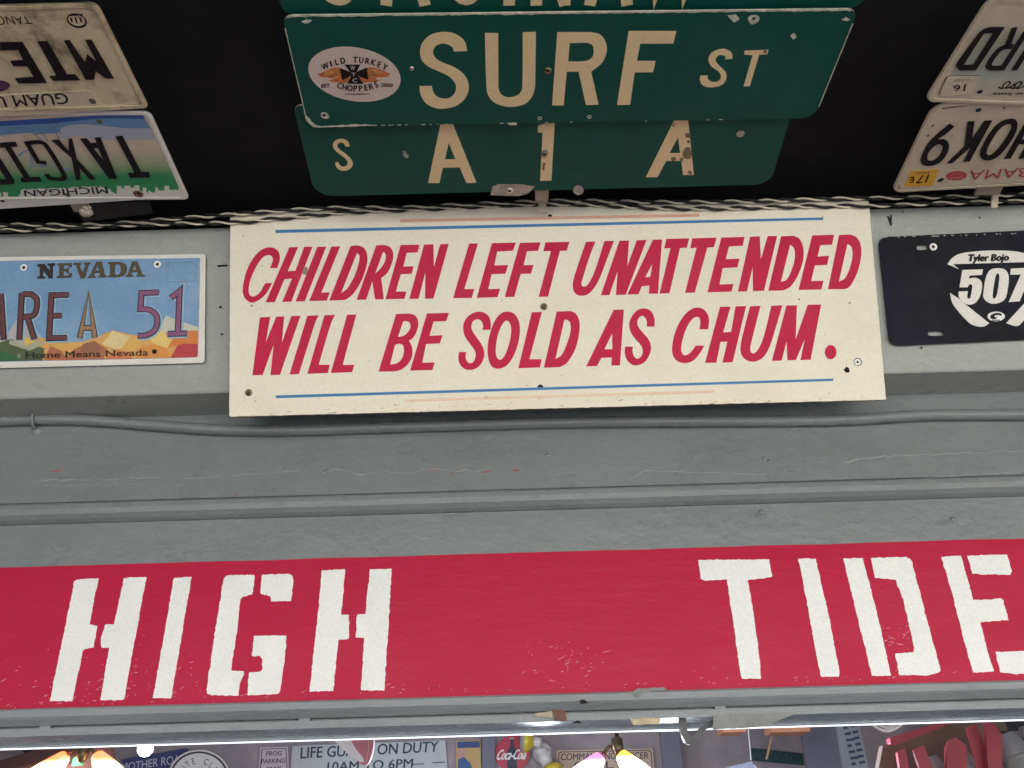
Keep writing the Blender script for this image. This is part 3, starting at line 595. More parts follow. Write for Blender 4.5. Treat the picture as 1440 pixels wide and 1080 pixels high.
letters(mb, CEIL, (800, 0, 3.2727), ["752,270 ~750,245 ~720,226 ~690,228 ~655,245 ~642,275 ~655,305 ~690,330 ~700,355 ~685,375 ~655,375 ~638,360 640,348 606,348 ~603,370 ~620,395 ~660,402 ~705,390 ~725,360 ~720,330 ~690,300 ~675,275 ~690,255 ~712,255 ~722,262 718,274", "808,234 918,229 914,250 876,252 833,396 804,398 846,254 808,252"], o2, .0002, TAN); mb.build('lettering', B_)
mb = MB()
top = [(404+i*(1196-404)/150, 0) for i in range(151)]
def eline(x, a, b): return a[1]+(b[1]-a[1])*(x-a[0])/(b[0]-a[0])
up_, dn_ = [], []
for i, (x, _) in enumerate(top):
    y = eline(x, (396.4, 21.7), (1207.3, 12.5)); wd = 2.2+1.7*noise.noise(Vector((i*.21, 3, 0)))+1.2*noise.noise(Vector((i*.9, 5, 0)))
    up_.append((x, y-.4+(1.6 if i in (0, 150) else 0))); dn_.append((x, y+max(.7, wd)+(1.6 if i in (0, 150) else 0)))
mb.slab(CEIL, [tp(CEIL, FULL, up_+dn_[::-1], o2)], o2-.0008, o2+.0003, CHIP)
lw = [(419+i*.85, 0) for i in range(3)]
for t in ('427,158 430,160 436,168 442,175 448,177.5 470,176.5 500,174.5 530,176 500,177.6 450,179 440,178 431,170', '1195,28 1190,24 1183,27 1186,29', '424,30 430,27 438,28 434,32 428,33', '~452,160 ~456,157.5 ~461,160 ~462,165 ~457,166.5 ~452,164', '~1051,26 ~1056,22 ~1064,21 ~1068,26 ~1063,32 ~1056,33', '1023,22 1036,20 1040,27 1033,31', '1111,49 1117,46 1120,52 1116,55', '715,173.5 726,172.5 727,175 716,176'): mb.slab(CEIL, [jag(tp(CEIL, FULL, t, o2), .0009, .0025)], o2, o2+.0005, CHIP)
for i in range(22):
    x = random.uniform(440, 1130) if i % 2 else random.uniform(450, 640); y = eline(x, (433.5, 178), (1144.7, 166.3)); l = random.uniform(1, 5)
    mb.slab(CEIL, [tp(CEIL, FULL, [(x, y-.5), (x+l, y-.8), (x+l*1.2, y-.1), (x, y+.1)], o2)], o2, o2+.0004, CHIP)
rp = [(1198.7+(1151.4-1198.7)*i/30, 33.6+(149.7-33.6)*i/30) for i in range(31)]
mb.slab(CEIL, [tp(CEIL, FULL, [(x+.9, y) for x, y in rp]+[(x-.35-.5*abs(noise.noise(Vector((y*.2, 0, 0)))), y) for x, y in rp[::-1]], o2)], o2-.0008, o2+.0003, CHIP)
lp = [(401+(429.7-401)*i/30, 40+(161.9-40)*i/30) for i in range(31)]
mb.slab(CEIL, [tp(CEIL, FULL, [(x-.6, y) for x, y in lp]+[(x+.5+.5*abs(noise.noise(Vector((y*.2, 7, 0)))), y) for x, y in lp[::-1]], o2)], o2-.0008, o2+.0003, CHIP)
mb.build('chipped_edge', B_)
screw(B_, CEIL, 770.5, 100, 5.5, o2, BRONZE); hole(B_, CEIL, 455.5, 162, 2.6, o2+.0006); hole(B_, CEIL, 1060, 26, 2.4, o2+.0006)
screw(B_, CEIL, 579, 96.5, 3.3, o2, STEEL); screw(B_, CEIL, 1076, 72.5, 2.6, o2, BRONZE)
for x, y in ((759, 166.5), (829, 164.5)):
    mb = MB(); ring(mb, CEIL, x, y, 1.9, 3, o2, .0004, CHIP); mb.build('rivet_mark', B_)
# oval sticker
Zw = (425, 55, 9.6); so_ = o2+.0002
mb = MB(); mb.slab(CEIL, [tp(CEIL, Zw, ell(705, 475, (620, 35), (-65, -370), 60), so_)], o2, so_, M('sticker_vinyl', (.72, .60, .55), .5, 0, var=.02)); st = mb.build('sticker', B_)
mb = MB(); FO = M('flame_orange', (.60, .17, .045), .5, 0, var=.5, vscale=160); FY = M('flame_yellow', (.62, .33, .10), .5, 0, var=.4, vscale=200)
letters(mb, CEIL, Zw, ["205,475 ~300,440 ~400,395 ~505,390 540,450 640,455 640,520 ~610,585 ~480,583 ~390,575 330,550 ~400,548 425,530 ~330,520 ~260,512", "1190,468 ~1100,430 ~1000,390 ~880,388 850,450 760,455 770,520 ~800,582 ~900,583 ~1000,572 1085,545 ~1010,545 985,522 ~1080,515 ~1150,505"], so_, .0001, FO)
letters(mb, CEIL, Zw, ["290,480 ~380,425 500,412 ~430,440 ~400,470", "400,535 ~450,480 530,462 ~490,500 ~470,525", "1110,472 ~1030,425 905,405 ~970,435 ~1000,460", "1000,528 ~950,480 880,462 ~910,495 ~940,520", "505,430 ~470,455 ~430,500 ~480,480", "900,430 ~940,455 ~970,500 ~920,480"], so_, .0002, FY)
letters(mb, CEIL, Zw, ["572,345 785,345 735,443 875,385 890,552 755,495 825,605 608,603 660,497 540,555 508,392 650,448"], so_, .0003, BLK)
LT = M('sticker_letter_white', (.75, .72, .72), .5)
for ch, x, y, h in (('W', 682, 418, 55), ('T', 695, 500, 45), ('C', 710, 582, 50)): text_quad(mb, CEIL, Zw, ch, (x-30, y), (x+30, y), (x+30, y-h), (x-30, y-h), so_+.0004, LT, .01)
arc_text(mb, CEIL, Zw, 'WILD TURKEY', 702, 1226, 908, -24.5, 26, 78, so_+.0001, BLK, .05, wscale=.72)
arc_text(mb, CEIL, Zw, 'CHOPPERS', 735, -5, 712, -20, 23, 78, so_+.0001, BLK, .05, below=True, wscale=.75)
text_quad(mb, CEIL, Zw, 'EST.', (262, 655), (382, 652), (382, 605), (262, 607), so_+.0001, BLK, .04); text_quad(mb, CEIL, Zw, '2000', (1065, 640), (1220, 650), (1225, 600), (1070, 595), so_+.0001, BLK, .04)
text_quad(mb, CEIL, Zw, 'LAWRENCEBURG, KY', (565, 753), (915, 752), (915, 730), (565, 732), so_+.0001, BLK, .01)
mb.build('print', st)
# uppermost sign, mostly above the frame
yo = -150
def fan(xb, yb, yt): k = (1222-yt)/(1222-yb); return 735+(xb-735)*k
c4 = [(fan(392, 16, yo), yo), (fan(1212, 8, yo), yo-8), (1212, 12), (400, 24)]
D_ = street_sign('street_sign', 'green street sign at the top edge with only the feet of its tan letters visible', ' '.join('%f,%f' % p for p in c4), [.012, .012, .015, .015], o3)
mb = MB(); zt = -112; NS = [0]
def fp(x, yb, v): yt = yb+(zt-yb)*v; return (fan(x, yb, yt), yt)
def stk(pts, wd=16):
    NS[0] += 1; strokes(mb, CEIL, FULL, [' '.join('%f,%f' % fp(x, 8, v) for x, v in pts)], wd, o3, .0002+.00005*NS[0], TAN)
def arc(cx, cy, rx, ry, a0, a1, n=14): return [(cx+rx*math.cos(math.radians(a0+(a1-a0)*i/n)), cy+ry*math.sin(math.radians(a0+(a1-a0)*i/n))) for i in range(n+1)]
stk(arc(478, .28, 20, .22, -150, 60)+arc(478, .72, 20, .22, -110, -330))
stk([(543, 0), (567, 1)]); stk([(598, 0), (574, 1)]); stk([(555, .36), (588, .36)], 12)
stk(arc(656, .5, 24, .44, 50, 325, 20)+[(678, .48), (660, .48)]); stk([(716, 0), (716, 1)])
stk([(754, 0), (754, 1)]); stk([(754, 1), (794, 0)]); stk([(794, 0), (794, 1)])
stk([(829, 0), (853, 1)]); stk([(882, 0), (859, 1)]); stk([(840, .36), (872, .36)], 12)
stk([(905, 1), (920, 0), (940, .8), (960, 0), (975, 1)])
mb.build('lettering', D_)

# ------------------------------------------------------------------ licence plates on the ceiling
PG = 'upside down licence plates on the black ceiling'
def plate_quad(ca, cb, side, w=.3048, off=.006):
    """ca/cb: visible far (image top) and near-wall (image bottom) corners in px, side=-1 plate runs left of them"""
    a = Vector(CEIL.unp(*ca, off)); b = Vector(CEIL.unp(*cb, off)); d = (b-a).normalized(); p = Vector((d.y, -d.x))
    if p.x*side < 0: p = -p
    return [tuple(a), tuple(b), tuple(b+p*w), tuple(a+p*w)]
def plate(name, label, cat, quad, r, off, mt, border=None, inn=.006, pl=CEIL, rim=.0011, group=PG):
    c = pl.at(sum(p[0] for p in quad)/4, sum(p[1] for p in quad)/4, off)
    t = thing(name, c, label, cat, group); q = rounded(quad, r)
    mb = MB(); mb.slab(pl, [q], off-.0012, off, border or mt, BARE_METAL, back=True)
    if border: mb.slab(pl, [rounded(inset(quad, inn), max(.002, r-inn))], off, off+.00015, mt)
    mb.build('panel', t)
    if rim:
        mb = MB(); mb.slab(pl, [rounded(inset(quad, .002), r*.8), rounded(inset(quad, .0055), r*.7)], off, off+rim, border or mt); mb.build('rim', t, bevel=.0004)
        if not border and pl is CEIL:
            mb = MB(); mb.slab(pl, [rounded(inset(quad, .0055), r*.7), rounded(inset(quad, .0064), r*.7)], off, off+.0001, GRIME); mb.build('grime_line', t)
    return t
# michigan-style plate
om = .006
MQ = plate_quad((211, 155.8), (267.4, 280.7), -1, off=om)
def ramp_mat(name, y0, y1, stops, axis='Y'):
    mt = bpy.data.materials.new(name); mt.use_nodes = True; N = mt.node_tree.nodes; L = mt.node_tree.links; b = N['Principled BSDF']
    tc = N.new('ShaderNodeTexCoord'); sx = N.new('ShaderNodeSeparateXYZ'); L.new(tc.outputs['Object'], sx.inputs[0])
    mr = N.new('ShaderNodeMapRange'); mr.inputs[1].default_value = y0; mr.inputs[2].default_value = y1; L.new(sx.outputs[axis], mr.inputs[0])
    cr = N.new('ShaderNodeValToRGB'); L.new(mr.outputs[0], cr.inputs[0])
    e = cr.color_ramp.elements; e[0].position = stops[0][0]; e[0].color = (*stops[0][1], 1); e[1].position = stops[-1][0]; e[1].color = (*stops[-1][1], 1)
    for p, c in stops[1:-1]: q = e.new(p); q.color = (*c, 1)
    n = N.new('ShaderNodeTexNoise'); n.inputs['Scale'].default_value = 60; n.inputs['Detail'].default_value = 5; L.new(tc.outputs['Object'], n.inputs[0])
    mx = N.new('ShaderNodeMix'); mx.data_type = 'RGBA'; mx.blend_type = 'MULTIPLY'; mx.inputs[0].default_value = .35; L.new(cr.outputs[0], mx.inputs[6])
    m2 = N.new('ShaderNodeMapRange'); m2.inputs[1].default_value = .3; m2.inputs[2].default_value = .7; m2.inputs[3].default_value = .75; m2.inputs[4].default_value = 1.1; L.new(n.outputs[0], m2.inputs[0]); L.new(m2.outputs[0], mx.inputs[7])
    L.new(mx.outputs[2], b.inputs['Base Color']); b.inputs['Roughness'].default_value = .42; return mt
Zm = (0, 150, 5.143); GRN = (.012, .27, .10)
MICH = ramp_mat('printed_green_fade', -.076, .076, [(0, (.62, .52, .42)), (.42, (.66, .55, .43)), (.62, (.30, .42, .22)), (.72, (.03, .30, .11)), (1, GRN)])
pm = plate('licence_plate', 'upside down licence plate with blue sky and green skyline, left of the cream sign', 'licence plate', MQ, .009, om, MICH, PLATE_WHITE, .0075)
mb = MB(); om1 = om+.00015
letters(mb, CEIL, Zm, ["-500,140 0,105 600,70 1035,42 1047,90 880,84 700,86 400,120 0,140 -500,165"], om1, .00012, M('print_deep_blue', (.02, .085, .36), .4))
letters(mb, CEIL, Zm, ["-500,165 0,140 400,120 700,86 880,84 1047,90 1090,158 ~900,155 ~600,128 ~450,150 ~420,190 ~200,190 0,210 -500,240"], om1, .00010, M('print_mid_blue', (.13, .29, .52), .4))
letters(mb, CEIL, Zm, ["440,150 ~600,130 ~900,156 1088,160 1120,235 ~900,240 ~700,235 ~540,215 450,240"], om1, .00008, M('print_pale_blue', (.42, .46, .55), .4))
bl = M('print_bridge_blue', (.12, .25, .42), .4)
strokes(mb, CEIL, Zm, ["0,190 200,180 440,160", "190,135 340,285", "265,130 350,250", "370,125 430,235", "410,125 440,200", "60,150 190,140", "240,200 430,175"], 9, om1+.00010, .00006, bl)
strokes(mb, CEIL, Zm, ["~130,365 ~170,330 ~205,320", "~210,430 ~260,430 ~370,425", "~215,345 ~230,400 ~225,430", "~420,460 ~480,455 ~530,440"], 16, om1, .0001, M('print_ghost_blue', (.26, .34, .52), .4))
sky_pts = []
x = 1305
while x > -300:
    wd = random.choice((14, 18, 26, 34)); yb = 560+(1305-x)*.035; h = random.choice((0, 12, 28, 46, 20, 60)) if x > 760 else random.choice((18, 40, 70))
    if 160 < x < 770: h = random.uniform(-6, 6)
    sky_pts += [(x, yb+h), (x-wd, yb+h*.8)]; x -= wd
mb.slab(CEIL, [tp(CEIL, Zm, [(1300, 595)]+sky_pts+[(-320, 690), (-300, 760), (1290, 655), (1330, 640)], om1+.0002)], om1, om1+.0001, PLATE_WHITE)
mb.build('printed_scene', pm)
mb = MB()
letters(mb, CEIL, Zm, ["835,218 885,215 1020,475 1078,478 1085,512 940,516 925,485 975,482", "580,235 625,232 655,268 700,265 685,228 725,225 845,520 788,523|672,302 708,300 755,405", "372,245 425,242 495,325 498,235 520,233 555,385 690,525 655,530 575,445 582,530 550,533 515,370", "0,265 110,258 125,288 75,292 215,515 285,512 300,540 155,548 148,520 175,518 35,295 0,297", "-120,290 -60,285 60,470 105,545 100,560 -110,570 -130,540 45,528 0,455"], om1+.0002, .0011, PLATE_INK)
strokes(mb, CEIL, Zm, ["335,490 358,520 ~440,528 ~465,515 ~455,480 ~330,280 ~285,258 195,266 275,402 335,410"], 32, om1+.0002, .0011, PLATE_INK)
text_quad(mb, CEIL, Zm, 'MICHIGAN', (770, 577), (172, 606), (180, 650), (784, 627), om1+.0004, BLK, .015)
mb.build('lettering', pm)
RUST = M('rust_ring', (.20, .07, .035), .8)
for x, y, r, mt in ((718, 108, 22, GRIME), (490, 640, 20, GRIME), (15, 678, 20, DARK)): hole(pm, CEIL, Zm[0]+x/Zm[2], Zm[1]+y/Zm[2], r/Zm[2], om1+.0004, 'bolt_hole', mt)
mb = MB(); ring(mb, CEIL, 1000/Zm[2], 150+633/Zm[2], 17/Zm[2], 36/Zm[2], om1+.0003, .0002, RUST); mb.build('rust_stain', pm); hole(pm, CEIL, 1003/Zm[2], 150+630/Zm[2], 17/Zm[2], om1+.0003, 'bolt_hole')
# guam-style plate
og = .0085; Zg = (0, 0, 6.545)
GQ = plate_quad((136.5, 3), (210.5, 152.5), -1, off=og)
pg_ = plate('licence_plate', 'upside down dirty tan licence plate with big dark letters, at the left edge', 'licence plate', GQ, .008, og, PLATE_DIRTY)
mb = MB()
letters(mb, CEIL, Zg, ["-200,880 800,832 ~850,850 ~890,920 ~960,962 1250,945 1330,985 1290,1000 0,1072 -200,1085"], og, .0003, PLATE_CREAM); mb.build('bottom_band', pg_)
mb = MB(); og1 = og
letters(mb, CEIL, Zg, ["590,378 640,375 780,580 800,505 890,575 785,372 840,370 1045,725 970,722 880,655 865,735 790,735", "345,385 435,385 615,690 690,690 735,738 490,745 455,705 520,700", "0,392 205,390 428,765 172,770 138,725 310,712 250,610 125,612 95,565 215,558 165,460 0,465"], og1, .0012, PLATE_INK)
letters(mb, CEIL, Zg, ["~-60,760 ~30,748 ~90,785 ~60,825 ~-20,840"], og1, .0008, M('purple_ink', (.07, .03, .08), .5))
text_quad(mb, CEIL, Zg, 'GUAM', (612, 858), (105, 878), (145, 982), (640, 955), og1+.0005, BLK, .012); text_quad(mb, CEIL, Zg, 'USA', (30, 880), (-330, 898), (-285, 1000), (70, 986), og1+.0005, BLK, .012)
text_quad(mb, CEIL, Zg, 'TANO', (255, 152), (-50, 146), (-28, 232), (300, 218), og1+.0003, BLK, .0)
mb.slab(CEIL, [tp(CEIL, Zg, ell(708, 190, (92, 10), (10, 66)), og1), tp(CEIL, Zg, ell(706, 185, (78, 8), (8, 54)), og1)[::-1]], og1, og1+.0003, BLK)
strokes(mb, CEIL, Zg, ["650,165 665,205", "690,160 710,215", "735,160 750,205", "640,140 760,135"], 14, og1, .0003, PLATE_INK); mb.build('lettering', pg_)
mb = MB(); strokes(mb, CEIL, Zg, ["880,60 1265,900 ~1268,940 ~1240,950", "-100,890 800,838"], 10, og1, .0006, PLATE_DIRTY)
mb.build('embossed_line', pg_)
for x, y, r in ((850, 932, 40), (148, 1010, 34)): hole(pg_, CEIL, x/6.545, y/6.545, r/6.545*.8, og1+.0004, 'bolt_hole', GRIME)
TQ = plate_quad((78, -145), (133.5, .8), -1, off=.0105)
plate('licence_plate', 'cream licence plate cut by the top left corner, only its lower rim visible', 'licence plate', TQ, .008, .0105, PLATE_CREAM)
# tennessee-style plate
on = .0085; Zv = (1240, 0, 7.2)
NQ = plate_quad((1390.5, -6), (1297.5, 143), 1, off=on)
TENN = ramp_mat('printed_hazy_green', -.076, .076, [(0, (.60, .53, .42)), (.18, (.58, .52, .40)), (.33, (.36, .40, .30)), (.62, (.38, .43, .38)), (.8, (.52, .49, .38)), (1, (.58, .50, .38))])
pt = plate('licence_plate', 'upside down pale green licence plate with a 16 sticker, upper one at right', 'licence plate', NQ, .014, on, TENN, PLATE_GREY, .012)
mb = MB(); letters(mb, CEIL, Zv, ["770,690 ~755,660 970,360 ~1020,310 ~1090,282 1245,278 955,712 ~840,715 ~790,712|828,662 930,660 1135,335 ~1060,340 ~1030,350"], on+.0002, .0011, PLATE_INK)
strokes(mb, CEIL, Zv, ["1225,690 1115,694 ~1082,668 ~1165,535 ~1225,488 1330,470", "1215,712 1450,345 1560,340", "1275,470 1345,284", "1345,712 1580,340"], 50, on+.0002, .0010, PLATE_INK)
text_quad(mb, CEIL, Zv, 'nteer State', (1560, 935), (1128, 940), (1118, 968), (1560, 965), on+.0004, BLK, .01)
strokes(mb, CEIL, Zv, ["~1190,880 ~1240,895 ~1300,845 ~1285,828 ~1240,850 ~1230,890 ~1280,890 ~1340,850", "~1310,885 ~1350,895 ~1420,845 ~1400,828 ~1360,850 ~1350,890 ~1400,890 ~1470,850"], 14, on+.0002, .0003, BLK); mb.build('lettering', pt)
mb = MB(); letters(mb, CEIL, Zv, ["~600,920 665,790 ~690,775 985,772 925,920 ~915,945 690,972 ~600,965"], on+.0002, .0009, PLATE_GREY)
st2 = mb.build('sticker', pt, bevel=.0004); mb = MB(); text_quad(mb, CEIL, Zv, '16', (855, 852), (730, 865), (725, 925), (840, 922), on+.0012, BLK, .015); strokes(mb, CEIL, Zv, ["585,955 655,790 690,772 985,768"], 14, on+.0002, .0005, GRIME); text_quad(mb, CEIL, Zv, 'October', (895, 800), (735, 806), (732, 836), (890, 826), on+.0012, GRIME); mb.build('print', st2)
hole(pt, CEIL, 1240+995/7.2, 930/7.2, 3.6, on+.0004, 'bolt_hole')
# alabama-style plate
oa = .006; Zx = (1240, 130, 7.2)
AQ = plate_quad((1312, 145.5), (1251.5, 271.5), 1, off=oa)
pa = plate('licence_plate', 'upside down white licence plate with yellow 17 sticker and red oval seal', 'licence plate', AQ, .017, oa, PLATE_GREY)
mb = MB(); letters(mb, CEIL, Zx, ["690,322 735,348 ~640,430 ~575,478 ~625,478 ~672,505 ~682,560 ~650,640 ~590,710 ~510,742 ~430,738 ~398,700 ~410,640 ~470,520 ~570,420|~560,528 ~600,530 ~620,560 ~590,640 ~530,690 ~480,695 ~462,670 ~480,600", "870,300 940,295 915,475 1045,290 1118,288 890,700 832,705 905,550 715,718 662,718 840,550",
 "~1290,275 ~1350,275 ~1375,310 ~1360,400 ~1290,520 ~1200,630 ~1110,685 ~1040,685 ~1000,650 ~1005,590 ~1060,470 ~1150,350 ~1220,295|~1270,325 ~1305,325 ~1310,370 ~1270,450 ~1190,560 ~1120,630 ~1080,640 ~1062,610 ~1090,530 ~1170,400 ~1225,345"], oa, .0011, PLATE_INK)
strokes(mb, CEIL, Zx, ["1275,672 1475,322", "1378,505 1520,495", "1420,668 1620,318"], 58, oa, .0010, PLATE_INK)
AR = M('plate_red_ink', (.46, .055, .055), .5)
text_quad(mb, CEIL, Zx, 'ALABAMA', (1960, 735), (895, 790), (880, 886), (1940, 830), oa+.0003, AR, .0, .1)
mb.build('lettering', pa)
mb = MB(); mb.slab(CEIL, [tp(CEIL, Zx, ell(755, 843, (106, -12), (12, 46)), oa)], oa, oa+.0003, AR); sl_ = mb.build('seal', pa)
mb = MB(); PK = M('seal_pink', (.60, .32, .28), .5); text_quad(mb, CEIL, Zx, 'Heart of', (820, 815), (715, 822), (712, 838), (818, 832), oa+.0004, PK); text_quad(mb, CEIL, Zx, 'DIXIE', (820, 852), (690, 862), (688, 882), (816, 872), oa+.0004, PK); mb.build('print', sl_)
mb = MB(); letters(mb, CEIL, Zx, ["285,798 578,775 520,945 228,957"], oa, .0003, M('yellow_sticker', (.70, .38, .035), .5, 0, var=.06)); sk = mb.build('sticker', pa)
mb = MB(); text_quad(mb, CEIL, Zx, '17', (480, 835), (370, 842), (345, 922), (450, 912), oa+.0004, BLK, .015); text_quad(mb, CEIL, Zx, 'E', (330, 850), (285, 858), (275, 918), (320, 912), oa+.0004, BLK, .01); text_quad(mb, CEIL, Zx, '11 478082', (550, 796), (340, 806), (330, 830), (540, 818), oa+.0004, GRIME); mb.build('print', sk)
for x, y in ((980, 178), (598, 886), (1240, 158)): hole(pa, CEIL, 1240+x/7.2, 130+y/7.2, 3.8 if x != 1240 else 1.6, oa+.0003, 'bolt_hole', rag=.15)
mb = MB(); strokes(mb, CEIL, Zx, ["610,165 800,140 1000,118"], 16, oa, .0002, GRIME)
for x, y in ((515, 338), (468, 438)): disc(mb, CEIL, 1240+x/7.2, 130+y/7.2, 2, oa, .0003, GRIME, 8)
mb.build('scuff_mark', pa)

# small brackets behind the plates, holding the wires
def clip(label, pts_ceil, mt, strap=None):
    t = thing('wire_clip', CEIL.at(*CEIL.unp(*pts_ceil[0]), .002), label, 'bracket', None)
    mb = MB(); mb.slab(CEIL, [tp(CEIL, FULL, pts_ceil, .005)], 0, .005, mt, back=True); mb.build('tab', t, bevel=.0005)
    if strap:
        mb = MB(); mb.slab(BEAM, [tp(BEAM, FULL, strap, .028)], .0255, .028, M('beige_strap', (.55, .47, .36), .6), back=True); mb.build('strap', t)
    return t
TABM = M('grey_tan_metal_tab', (.30, .26, .20), .5, .4, 90, .2, 40)
clip('small tan strap tying the twisted wires over the cream sign', [(752, 262), (772, 262), (771, 283), (753, 283)], TABM, '757,281 768,281 769,298 758,298')
clip('pale metal tab under the yellow stickered plate at right', [(1378, 258), (1414, 256), (1406, 273), (1370, 275)], TABM, '1396,270 1405,270 1403,292 1394,292')
c_ = clip('pale blob of caulk and tab below the green skyline plate', [(98, 287), (124, 285), (124, 297), (104, 298)], TABM)
mb = MB(); CK = (M('caulk', (.50, .44, .36), .6, .8, 90, .25, 60, dirt=(.25, .18, .12), dscale=60)); c0 = CEIL.at(*CEIL.unp(120, 300, .006), .0); mb.lathe(c0, CEIL.n, [(.008, 0), (.0095, .003), (.007, .007), (.005, .009), (0, .0095)], CK, 14); mb.lathe(c0+Vector((.004, -.008, 0)), CEIL.n, [(.006, 0), (.0065, .003), (.004, .006), (0, .007)], CK, 10); mb.build('caulk_blob', c_)
wb = MB(); wb.slab(CEIL, [tp(CEIL, FULL, '96,288 210,284 214,300 118,312', .0015)], 0, .0015, M('brown_ceiling_patch', (.018, .013, .011), .85, .4, 60, .3, 10)); wb.build('ceiling_patch', sf)

# ------------------------------------------------------------------ twisted wires along the beam top
WBK = M('black_cloth_wire', (.012, .012, .012), .6); WCR = M('cream_cloth_wire', (.72, .66, .52), .6, 0, var=.1, vscale=60)
def twisted(label, pts, off, ph):
    P = chain_pts(BEAM, pts, off, 40); t = thing('twisted_wire', P[len(P)//2], label, 'wire', 'twisted wires along the top of the beam')
    out = {0: [], 1: []}; d = 0
    for i, p in enumerate(P):
        if i: d += (P[i]-P[i-1]).length
        a = ph+d/.05*2*math.pi+.7*math.sin(d*9); tan = (P[min(i+1, len(P)-1)]-P[max(i-1, 0)]).normalized(); u = BEAM.n; v = tan.cross(u)
        for s in (0, 1): b = a+math.pi*s; out[s].append(p+(u*math.cos(b)+v*math.sin(b))*.0018)
    for s, mt in ((0, WBK), (1, WCR)): mb = MB(); mb.tube(out[s], .0014 if s else .0019, mt, 8); mb.build('strand', t)
twisted('upper twisted black and cream wire along the beam', [(-500, 335), (-200, 322), (0, 316.5), (60, 316), (130, 316), (200, 311), (250, 307), (320, 302), (400, 296), (480, 292), (560, 292), (640, 288), (720, 284.5), (800, 282), (900, 284), (1000, 284), (1080, 282.5), (1160, 280), (1240, 278.5), (1320, 277), (1400, 275), (1470, 272), (1800, 262), (2100, 255), (3200, 222)], .019, .4)
twisted('lower twisted black and cream wire along the beam', [(-500, 345), (-200, 330), (0, 324), (60, 323), (130, 318.5), (200, 316), (270, 314), (330, 313), (400, 306.5), (470, 300), (540, 296), (600, 294), (680, 290), (760, 287), (840, 288.5), (920, 292.5), (1000, 293.5), (1080, 291.5), (1160, 290), (1240, 289), (1320, 286), (1400, 283.5), (1470, 282), (1800, 272), (2100, 265), (3200, 232)], .0165, 2.2)

# ------------------------------------------------------------------ plates screwed to the beam
Zn = (0, 340, 4.8); onv = .004
NVQ = tp(BEAM, FULL, [(289, 357.3), (287.5, 510.2), (-18, 518), (-18, 361.8)], onv)
SKYB = M('printed_sky_blue', (.145, .305, .53), .28, .12, 40, .10, 16, dirt=(.24, .41, .57), dscale=11, damt=.8, spec=.4)
nv = plate('licence_plate', 'colourful licence plate reading AREA 51 on the grey beam left of the cream sign', 'licence plate', NVQ, .004, onv, PLATE_WHITE, None, pl=BEAM, rim=.0008, group='licence plates on the grey beam')
mb = MB(); n1 = onv+.0002
mb.slab(BEAM, [tp(BEAM, Zn, '-210,135 1335,102 ~1350,115 1336,765 ~1325,780 -220,815', n1)], onv, n1, SKYB)
def fac(col, i): return M('print_facet_%d' % i, tuple(c**1.15*1.03 for c in col), .32, 0, var=.08, vscale=20, spec=.3)
for i, (t, c) in enumerate([("-220,690 -100,600 40,640 110,530 160,540 260,620 330,700 300,800 -220,812", (.52, .50, .53)), ("1050,620 1120,498 1180,520 1230,540 1337,575 1336,680 1040,690", (.62, .62, .52)), ("240,640 330,660 440,680 560,675 660,640 760,598 880,625 980,640 1080,600 1180,640 1250,610 1337,600 1336,700 1334,772 1326,779 240,802", (.72, .42, .13)),
 ("-220,700 0,680 80,655 170,720 240,700 300,720 290,801 -220,813", (.10, .14, .06)), ("160,640 250,660 250,690 170,700", (.75, .55, .13)), ("60,690 200,735 300,690 260,665 180,700 70,660", (.45, .45, .33)), ("-220,760 0,735 110,770 130,804 -220,812", (.03, .16, .06)),
 ("300,801 340,700 420,740 460,800", (.50, .17, .07)), ("420,799 500,725 560,700 640,670 720,720 700,794", (.46, .18, .09)), ("560,690 640,668 690,720 630,760 540,740", (.34, .15, .09)), ("690,690 760,600 880,640 820,720 780,725", (.76, .62, .33)), ("820,720 880,640 960,650 940,720 870,745", (.78, .48, .14)), ("700,794 780,730 870,745 900,790", (.66, .24, .08)), ("980,640 1090,598 1160,660 1130,720 1040,690", (.80, .60, .20)), ("1130,720 1190,630 1260,600 1337,600 1336,690 1230,690", (.70, .24, .05)), ("1150,785 1200,700 1240,688 1336,690 1334,772 1326,779", (.52, .05, .07)), ("940,720 1040,690 1130,720 1150,783 920,789", (.74, .33, .07))]):
    mb.slab(BEAM, [tp(BEAM, Zn, t, n1)], n1, n1+.00003*(i+1), fac(c, i))
mb.build('printed_scene', nv)
mb = MB(); RB = M('red_brown_embossed', (.105, .008, .015), .25, 0, var=.12, vscale=60, spec=.35); PU = M('mauve_embossed', (.22, .06, .16), .25, 0, spec=.35); OB = M('olive_embossed', (.25, .14, .06), .3, 0, var=.4, vscale=40, spec=.35); HALO = M('dark_ink_outline', (.02, .012, .03), .4, spec=.2); LB = M('pale_blue_edge_highlight', (.28, .48, .64), .25, spec=.4)
groups = [(["147,345 130,662", "150,353 212,353 ~246,385 ~246,450 ~225,495 155,507", "186,508 232,658"], RB), (["465,357 347,360 331,651 450,648", "340,500 416,498"], RB), (["538,650 600,340 640,646", "556,582 630,580"], OB), (["5,350 25,662", "5,350 -65,664", "-40,600 20,595"], RB), (["-180,352 -210,655", "-240,655 -180,652", "-215,356 -150,352"], RB), (["1073,341 955,345 947,455 ~1005,458 ~1050,490 ~1062,545 ~1040,600 ~985,630 928,633"], PU), (["1152,380 1212,332 1200,622", "1130,622 1262,618"], PU)]
